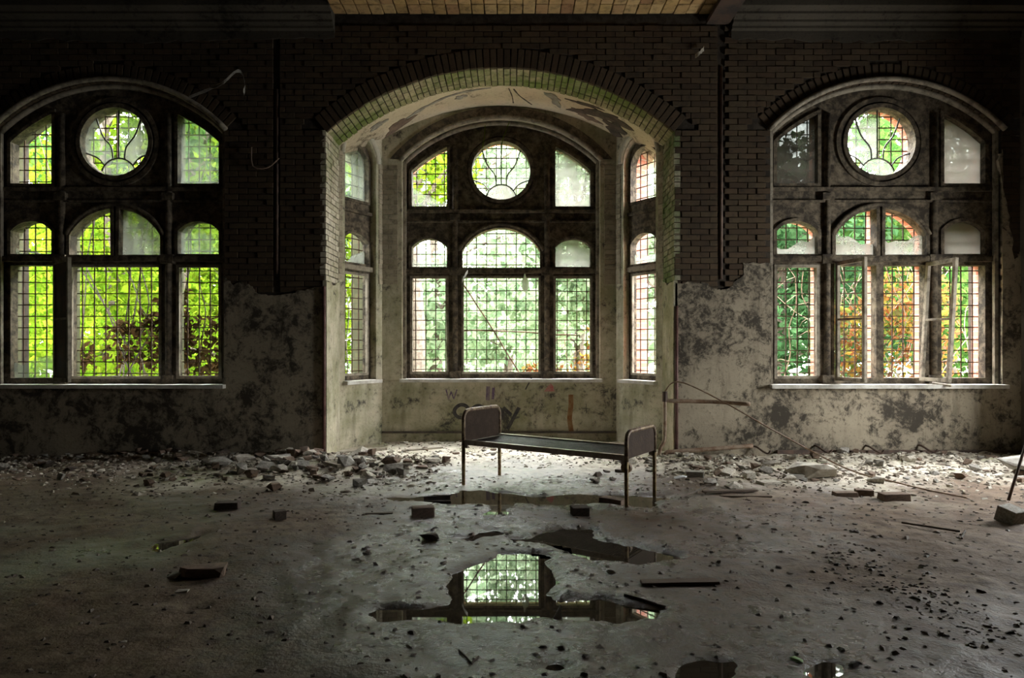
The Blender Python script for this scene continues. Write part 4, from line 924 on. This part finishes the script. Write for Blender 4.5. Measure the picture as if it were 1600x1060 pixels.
# grit too fine to count
def grit(name, label, n, sampler, smin, smax, mats, seed):
    r = np.random.default_rng(seed); xy = sampler(r, n); z = floor_h(xy[:, 0], xy[:, 1])[0]; ok = z > WATER + .004; xy = xy[ok]; z = z[ok]; n = len(z)
    base = np.array([[-1, -.8, -.3], [1, -.6, -.3], [.7, .9, -.3], [-.8, .7, -.3], [-.5, -.3, .8], [.6, -.2, .6], [.2, .6, .7]]) * .5
    fc = [(0, 1, 5, 4), (1, 2, 6, 5), (2, 3, 6, 6), (3, 0, 4, 6), (4, 5, 6, 6)]
    s = r.uniform(smin, smax, n) * r.uniform(.5, 1.2, n); a = r.uniform(0, 6.28, n); fl_ = r.uniform(.3, .8, n)
    V = base[None] * np.stack([s * r.uniform(.7, 1.6, n), s, s * fl_], -1)[:, None, :]; V = V + r.normal(0, .06, V.shape) * s[:, None, None]
    ca, sa = np.cos(a)[:, None], np.sin(a)[:, None]
    W = np.stack([V[..., 0] * ca - V[..., 1] * sa + xy[:, :1], V[..., 0] * sa + V[..., 1] * ca + xy[:, 1:], V[..., 2] + z[:, None] + (s * .08)[:, None]], -1)
    tri = np.array([(0, 1, 5), (0, 5, 4), (1, 2, 6), (1, 6, 5), (2, 3, 6), (3, 0, 4), (3, 4, 6), (4, 5, 6)]); Fx = (tri[None] + (np.arange(n) * 7)[:, None, None]).reshape(-1, 3)
    o = fast_mesh(name, W.reshape(-1, 3), Fx, M[mats]); return tag(o, label, 'grit', kind='stuff')
def fast_mesh(name, V, T, mat, parent=None, smooth=False):
    me = bpy.data.meshes.new(name); me.vertices.add(len(V)); me.vertices.foreach_set('co', np.asarray(V, np.float32).ravel())
    T = np.asarray(T, np.int32); me.loops.add(T.size); me.loops.foreach_set('vertex_index', T.ravel()); me.polygons.add(len(T))
    me.polygons.foreach_set('loop_start', np.arange(0, T.size, T.shape[1], dtype=np.int32))
    me.polygons.foreach_set('use_smooth', np.full(len(T), smooth)); me.update(calc_edges=True); return link(name, me, mat, parent)
def near_wall(x0, x1, spread):
    return lambda r, n: np.stack([r.uniform(x0, x1, n), YF - .1 - np.abs(r.normal(0, spread, n))], -1)
tg = NT('grit_mixed'); M['grit'] = tg.done(tg.ramp(tg.island(), [(0, (.10, .08, .06)), (.35, (.22, .18, .14)), (.7, (.40, .36, .29)), (1, (.62, .58, .5))]), .9, 0, .2)
tg = NT('grit_mud'); M['grit_mud'] = tg.done(tg.ramp(tg.island(), [(0, (.05, .04, .03)), (.6, (.12, .09, .07)), (1, (.2, .17, .14))]), .7, 0, .35)
grit('grit', 'fine grit and plaster crumbs along the left wall', 2600, near_wall(-7, -.8, .8), .02, .07, 'grit', 1)
grit('grit', 'fine grit and plaster crumbs along the right wall', 2600, near_wall(1.6, 6.6, .9), .02, .065, 'grit', 2)
grit('grit', 'fine crumbs on the floor of the bay', 900, lambda r, n: np.stack([r.uniform(-2, 1.7, n), r.uniform(8.3, 10.45, n)], -1), .015, .05, 'grit', 3)
grit('mud_crumbs', 'dark mud crumbs scattered over the wet open floor', 3800, lambda r, n: np.stack([r.uniform(-5.5, 5.5, n), r.uniform(3.0, 8.0, n)], -1), .008, .042, 'grit_mud', 4)
def trail(r, n):
    t = r.uniform(0, 1, n); x = 2.3 + t * .55; y = 5.2 - t * 1.9; q = np.stack([(1300 + 260 * t + r.normal(0, 30, n)), 860 + 140 * t + r.normal(0, 12, n)], -1)
    d = CH * F / (q[:, 1] - HZ); return np.stack([(q[:, 0] - 800) * d / F, d], -1)
grit('mud_crumbs', 'dark trail of crumbled mud across the right foreground', 260, trail, .008, .035, 'grit_mud', 5)

# ------------------------------------------------------------------ outside
gr = MB().box((0, 36, -.35), (120, 52, .1)).build('ground', M['grass']); tag(gr, 'overgrown green ground outside the windows', 'ground', kind='structure')
def leaves(name, n, sampler, size, mat, parent, seed, droop=.3):
    r = np.random.default_rng(seed); P = sampler(r, n); n = len(P); s = size * r.uniform(.6, 1.35, n)
    d = r.normal(size=(n, 3)); d[:, 2] -= droop; d /= np.linalg.norm(d, axis=1)[:, None]; q = r.normal(size=(n, 3)); sd = np.cross(d, q); sd /= np.linalg.norm(sd, axis=1)[:, None]; nn = np.cross(d, sd)
    S_ = s[:, None]; V = np.stack([P, P + d * S_ * .45 + sd * S_ * .34 + nn * S_ * .10, P + d * S_, P + d * S_ * .45 - sd * S_ * .34 + nn * S_ * .10], 1).reshape(-1, 3)
    b = (np.arange(n) * 4)[:, None]; T = np.concatenate([b + np.array([0, 1, 2]), b + np.array([0, 2, 3])], 1).reshape(-1, 3)
    o = fast_mesh(name, V, T, M[mat], parent); return tag(o, kind='stuff')
def blobs(cs):
    def f(r, n):
        w_ = np.array([c[3] * c[4] * c[5] for c in cs]) ** .67; i = r.choice(len(cs), n, p=w_ / w_.sum()); cs_ = np.array(cs)[i]
        u = r.normal(size=(n, 3)); u /= np.linalg.norm(u, axis=1)[:, None]; u *= r.uniform(.35, 1, n)[:, None] ** .5
        return cs_[:, :3] + u * cs_[:, 3:]
    return f
def tree(label, x, y, h, rad, mat, n, size, seed, group, zlo=.18):
    r = random.Random(seed); root = empty('tree', (x, y, -.3)); tag(root, label, 'tree', group)
    m = MB().tube(smooth_path([(0, 0, 0), (.1, .05, h * .3), (-.05, 0, h * .6), (.1, 0, h * .9)], 4), [.22 - .18 * i / 12 for i in range(13)], 8)
    cs = []
    for i in range(11):
        a = r.uniform(0, 6.28); z = h * r.uniform(zlo, .95); q = rad * r.uniform(.2, .85); c = (math.cos(a) * q, math.sin(a) * q, z); cs.append((*c, rad * .5, rad * .5, h * .13))
        m.tube(smooth_path([(0, 0, z * .75), (c[0] * .5, c[1] * .5, z * .9), c], 3), [.07, .06, .055, .05, .04, .03, .02], 5)
    m.build('trunk', M['bark'], root); leaves('foliage', n, blobs(cs), size, mat, root, seed); return root
# trees beyond the windows
T = 'trees beyond the windows'
tree('bright lime tree filling the left window from behind', -9.2, 15.5, 11, 3.6, 'leaf_lime', 15000, .20, 1, T)
tree('green tree at the far left of the left window', -12.6, 15.0, 11, 3.2, 'leaf_green', 8000, .20, 2, T)
tree('yellow-green tree seen at the right of the left window', -6.6, 17.5, 11, 3.0, 'leaf_lime', 8000, .20, 3, T)
tree('lime tree behind the narrow left bay window', -5.2, 14.0, 7, 1.9, 'leaf_lime', 7000, .16, 4, T)
tree('pale green tree in the left part of the middle window', -2.4, 21, 10, 3.2, 'leaf_hazed', 7500, .26, 5, T)
tree('pale hazy tree in the right part of the middle window', 2.2, 23, 10, 3.6, 'leaf_hazed', 6500, .28, 6, T)
tree('soft green tree far behind the middle window', -.2, 29, 9, 4.2, 'leaf_hazed', 8000, .34, 7, T)
tree('lime tree behind the oculus of the middle window', -2.2, 15.2, 7.6, 1.3, 'leaf_lime', 2600, .17, 8, T, .72)
tree('dark green tree at the left of the right window', 6.6, 17.0, 10, 2.9, 'leaf_deep', 9000, .20, 9, T)
tree('deep green tree at the right of the right window', 10.5, 16.5, 10, 3.1, 'leaf_green', 10000, .20, 10, T)
tree('green tree behind the narrow right bay window', 4.2, 18.5, 8, 2.2, 'leaf_hazed', 4000, .22, 11, T)
tree('dense tree canopy added high outside to shade the left window', -6.4, 12.9, 9.5, 2.6, 'leaf_green', 7000, .22, 12, T, .62)  # canopy added to cut the sky light entering the left window
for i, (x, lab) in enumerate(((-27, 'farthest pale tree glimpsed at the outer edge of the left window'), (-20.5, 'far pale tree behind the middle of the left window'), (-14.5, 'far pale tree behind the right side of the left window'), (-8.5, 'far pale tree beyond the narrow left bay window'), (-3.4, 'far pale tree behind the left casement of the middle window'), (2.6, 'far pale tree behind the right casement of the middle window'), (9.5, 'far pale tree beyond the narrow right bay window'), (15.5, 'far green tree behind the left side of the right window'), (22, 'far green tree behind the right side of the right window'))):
    tree(lab, x, 36 + (i % 2) * 3, 15 if abs(x) > 6 else 12, 5.2, 'leaf_green' if x > 12 else 'leaf_lime' if x < -12 else 'leaf_hazed', 6500 if x > 6 or x < -6 else 3000, .62, 40 + i, T, .06)
def vine(label, stems, blobl, n, size, mat, seed, dry=0, dryblob=None, name='climbing_vine', stem_r=.012, cat='vine'):
    root = empty(name, (blobl[0][0], blobl[0][1], -.3)); tag(root, label, cat); o = Vector(root.location); r = random.Random(seed); m = MB()
    for (a, b) in stems:
        a = Vector(a); b = Vector(b); k_ = 7; P = [a.lerp(b, i / k_) + Vector((r.uniform(-.10, .10), r.uniform(-.05, .05), r.uniform(-.06, .06))) * (0 if i == 0 else 1) - o for i in range(k_ + 1)]
        P = smooth_path(P, 3); m.tube(P, [stem_r * (1.3 - .8 * i / len(P)) for i in range(len(P))], 5)
        for j in range(5):
            q = P[r.randrange(4, len(P))]; e = q + Vector((r.uniform(-.35, .35), r.uniform(-.15, .15), r.uniform(-.2, .4))); m.tube([q, q.lerp(e, .5) + Vector((0, 0, .04)), e], [stem_r * .5, stem_r * .4, stem_r * .25], 4)
    m.build('stem', M['bark' if name == 'climbing_vine' else 'twig'], root)
    bl = [(b_[0] - o.x, b_[1] - o.y, b_[2] - o.z, *b_[3:]) for b_ in blobl]; leaves('foliage', n, blobs(bl), size, mat, root, seed)
    if dry: leaves('dry_foliage', dry, blobs([(b_[0] - o.x, b_[1] - o.y, b_[2] - o.z, *b_[3:]) for b_ in dryblob]), size, 'leaf_dry', root, seed + 50)
    return root
R_ = random.Random(5)
st = [((R_.uniform(-7.1, -4.0), 10.25 + R_.uniform(0, .3), -.3), (R_.uniform(-7.2, -4.0), 10.3, R_.uniform(2.5, 5.2))) for _ in range(12)]
vine('leafy vine climbing over the outside of the left window', st, [(-5.6, 10.7, 2.2, 1.4, .3, 1.6), (-4.5, 10.6, 3.4, .6, .25, 1.4), (-6.9, 10.7, 3.0, .5, .25, 1.8), (-6.2, 10.7, 3.2, .6, .25, .5)], 1500, .12, 'leaf_lime', 21, 1000, [(-5.5, 10.35, 1.55, .7, .2, .45), (-4.6, 10.35, 1.5, .5, .2, .5), (-5.1, 10.3, 2.0, .25, .15, .5), (-6.6, 10.4, 1.3, .3, .15, .2)])
st = [((-2.9 + R_.uniform(-.4, .3), 10.9 + R_.uniform(0, .4), -.3), (-3.0 + R_.uniform(-.4, .4), 11.1, R_.uniform(3, 4.8))) for _ in range(6)]
vine('lime green vine hanging outside the narrow left bay window', st, [(-3.1, 11.3, 2.0, .55, .35, 1.3), (-3.1, 11.4, 3.3, .5, .3, .9)], 2600, .10, 'leaf_lime', 22)
st = [((R_.uniform(4.3, 7.4), 10.3 + R_.uniform(0, 1.2), -.3), (R_.uniform(4.2, 7.6), 10.4 + R_.uniform(0, 1.2), R_.uniform(1.6, 3.2))) for _ in range(26)]
vine('autumn shrub with orange and brown leaves outside the right window', st, [(6.2, 10.9, 1.5, 1.0, .5, 1.0), (5.4, 11.0, 1.3, .6, .4, 1.0), (6.6, 11.2, 2.2, .8, .4, .6)], 2300, .11, 'leaf_autumn', 23, 0, None, 'autumn_shrub', .010, 'shrub')
st = [((R_.uniform(.5, 1.7), 11.6 + R_.uniform(0, .6), -.3), (R_.uniform(.2, 1.9), 11.8, R_.uniform(1.2, 2.2))) for _ in range(7)]
vine('small shrub with orange leaves outside the middle window', st, [(1.4, 11.7, 1.65, .13, .1, .2), (1.35, 11.8, 1.15, .35, .2, .22), (.55, 11.9, 1.05, .4, .2, .15)], 260, .10, 'leaf_autumn', 24, 0, None, 'autumn_shrub', .008, 'shrub')
for a, b, l in (((-.72, 2.5), (.20, 1.05), 'dead branch slanting behind the bars of the middle window'), ((-.7, 1.75), (1.1, 1.65), 'thin twig lying level behind the middle window bars')):
    P = [Vector((a[0] + (b[0] - a[0]) * i / 8 + WXC + .1, YB + .42 + random.uniform(-.01, .01), a[1] + (b[1] - a[1]) * i / 8 + random.uniform(-.02, .02))) for i in range(9)]
    o = MB().tube(smooth_path(P, 3), .012, 6).build('dead_branch', M['twig']); tag(o, l, 'branch')
o = MB().tube([px(820, 428, 10.6), px(820, 434, 10.6), px(821, 440, 10.6), px(821, 449, 10.6), px(821, 456, 10.6)], [.012, .02, .055, .06, .02], 10).build('glass_bulb', M['bulb'], None, True); tag(o, 'white bulb hanging from the transom of the middle window', 'bulb')
strip('torn_plastic', 'torn white plastic shred caught on the middle window mullion', [px(731, 424, 10.6), px(726, 432, 10.55), px(722, 440, 10.6)], .03, 'white_plastic', 'plastic')
for pts, l in (([(758, 196), (757, 212), (754, 232), (755, 246)], 'thin green tendril hanging left of the middle oculus'), ([(796, 190), (790, 206), (785, 220), (784, 242)], 'thin green tendril hanging across the top of the middle oculus')):
    o = MB().tube(smooth_path([px(a, b, 10.52) for a, b in pts], 4), .006, 5).build('hanging_tendril', M['leaf_lime']); tag(o, l, 'tendril')
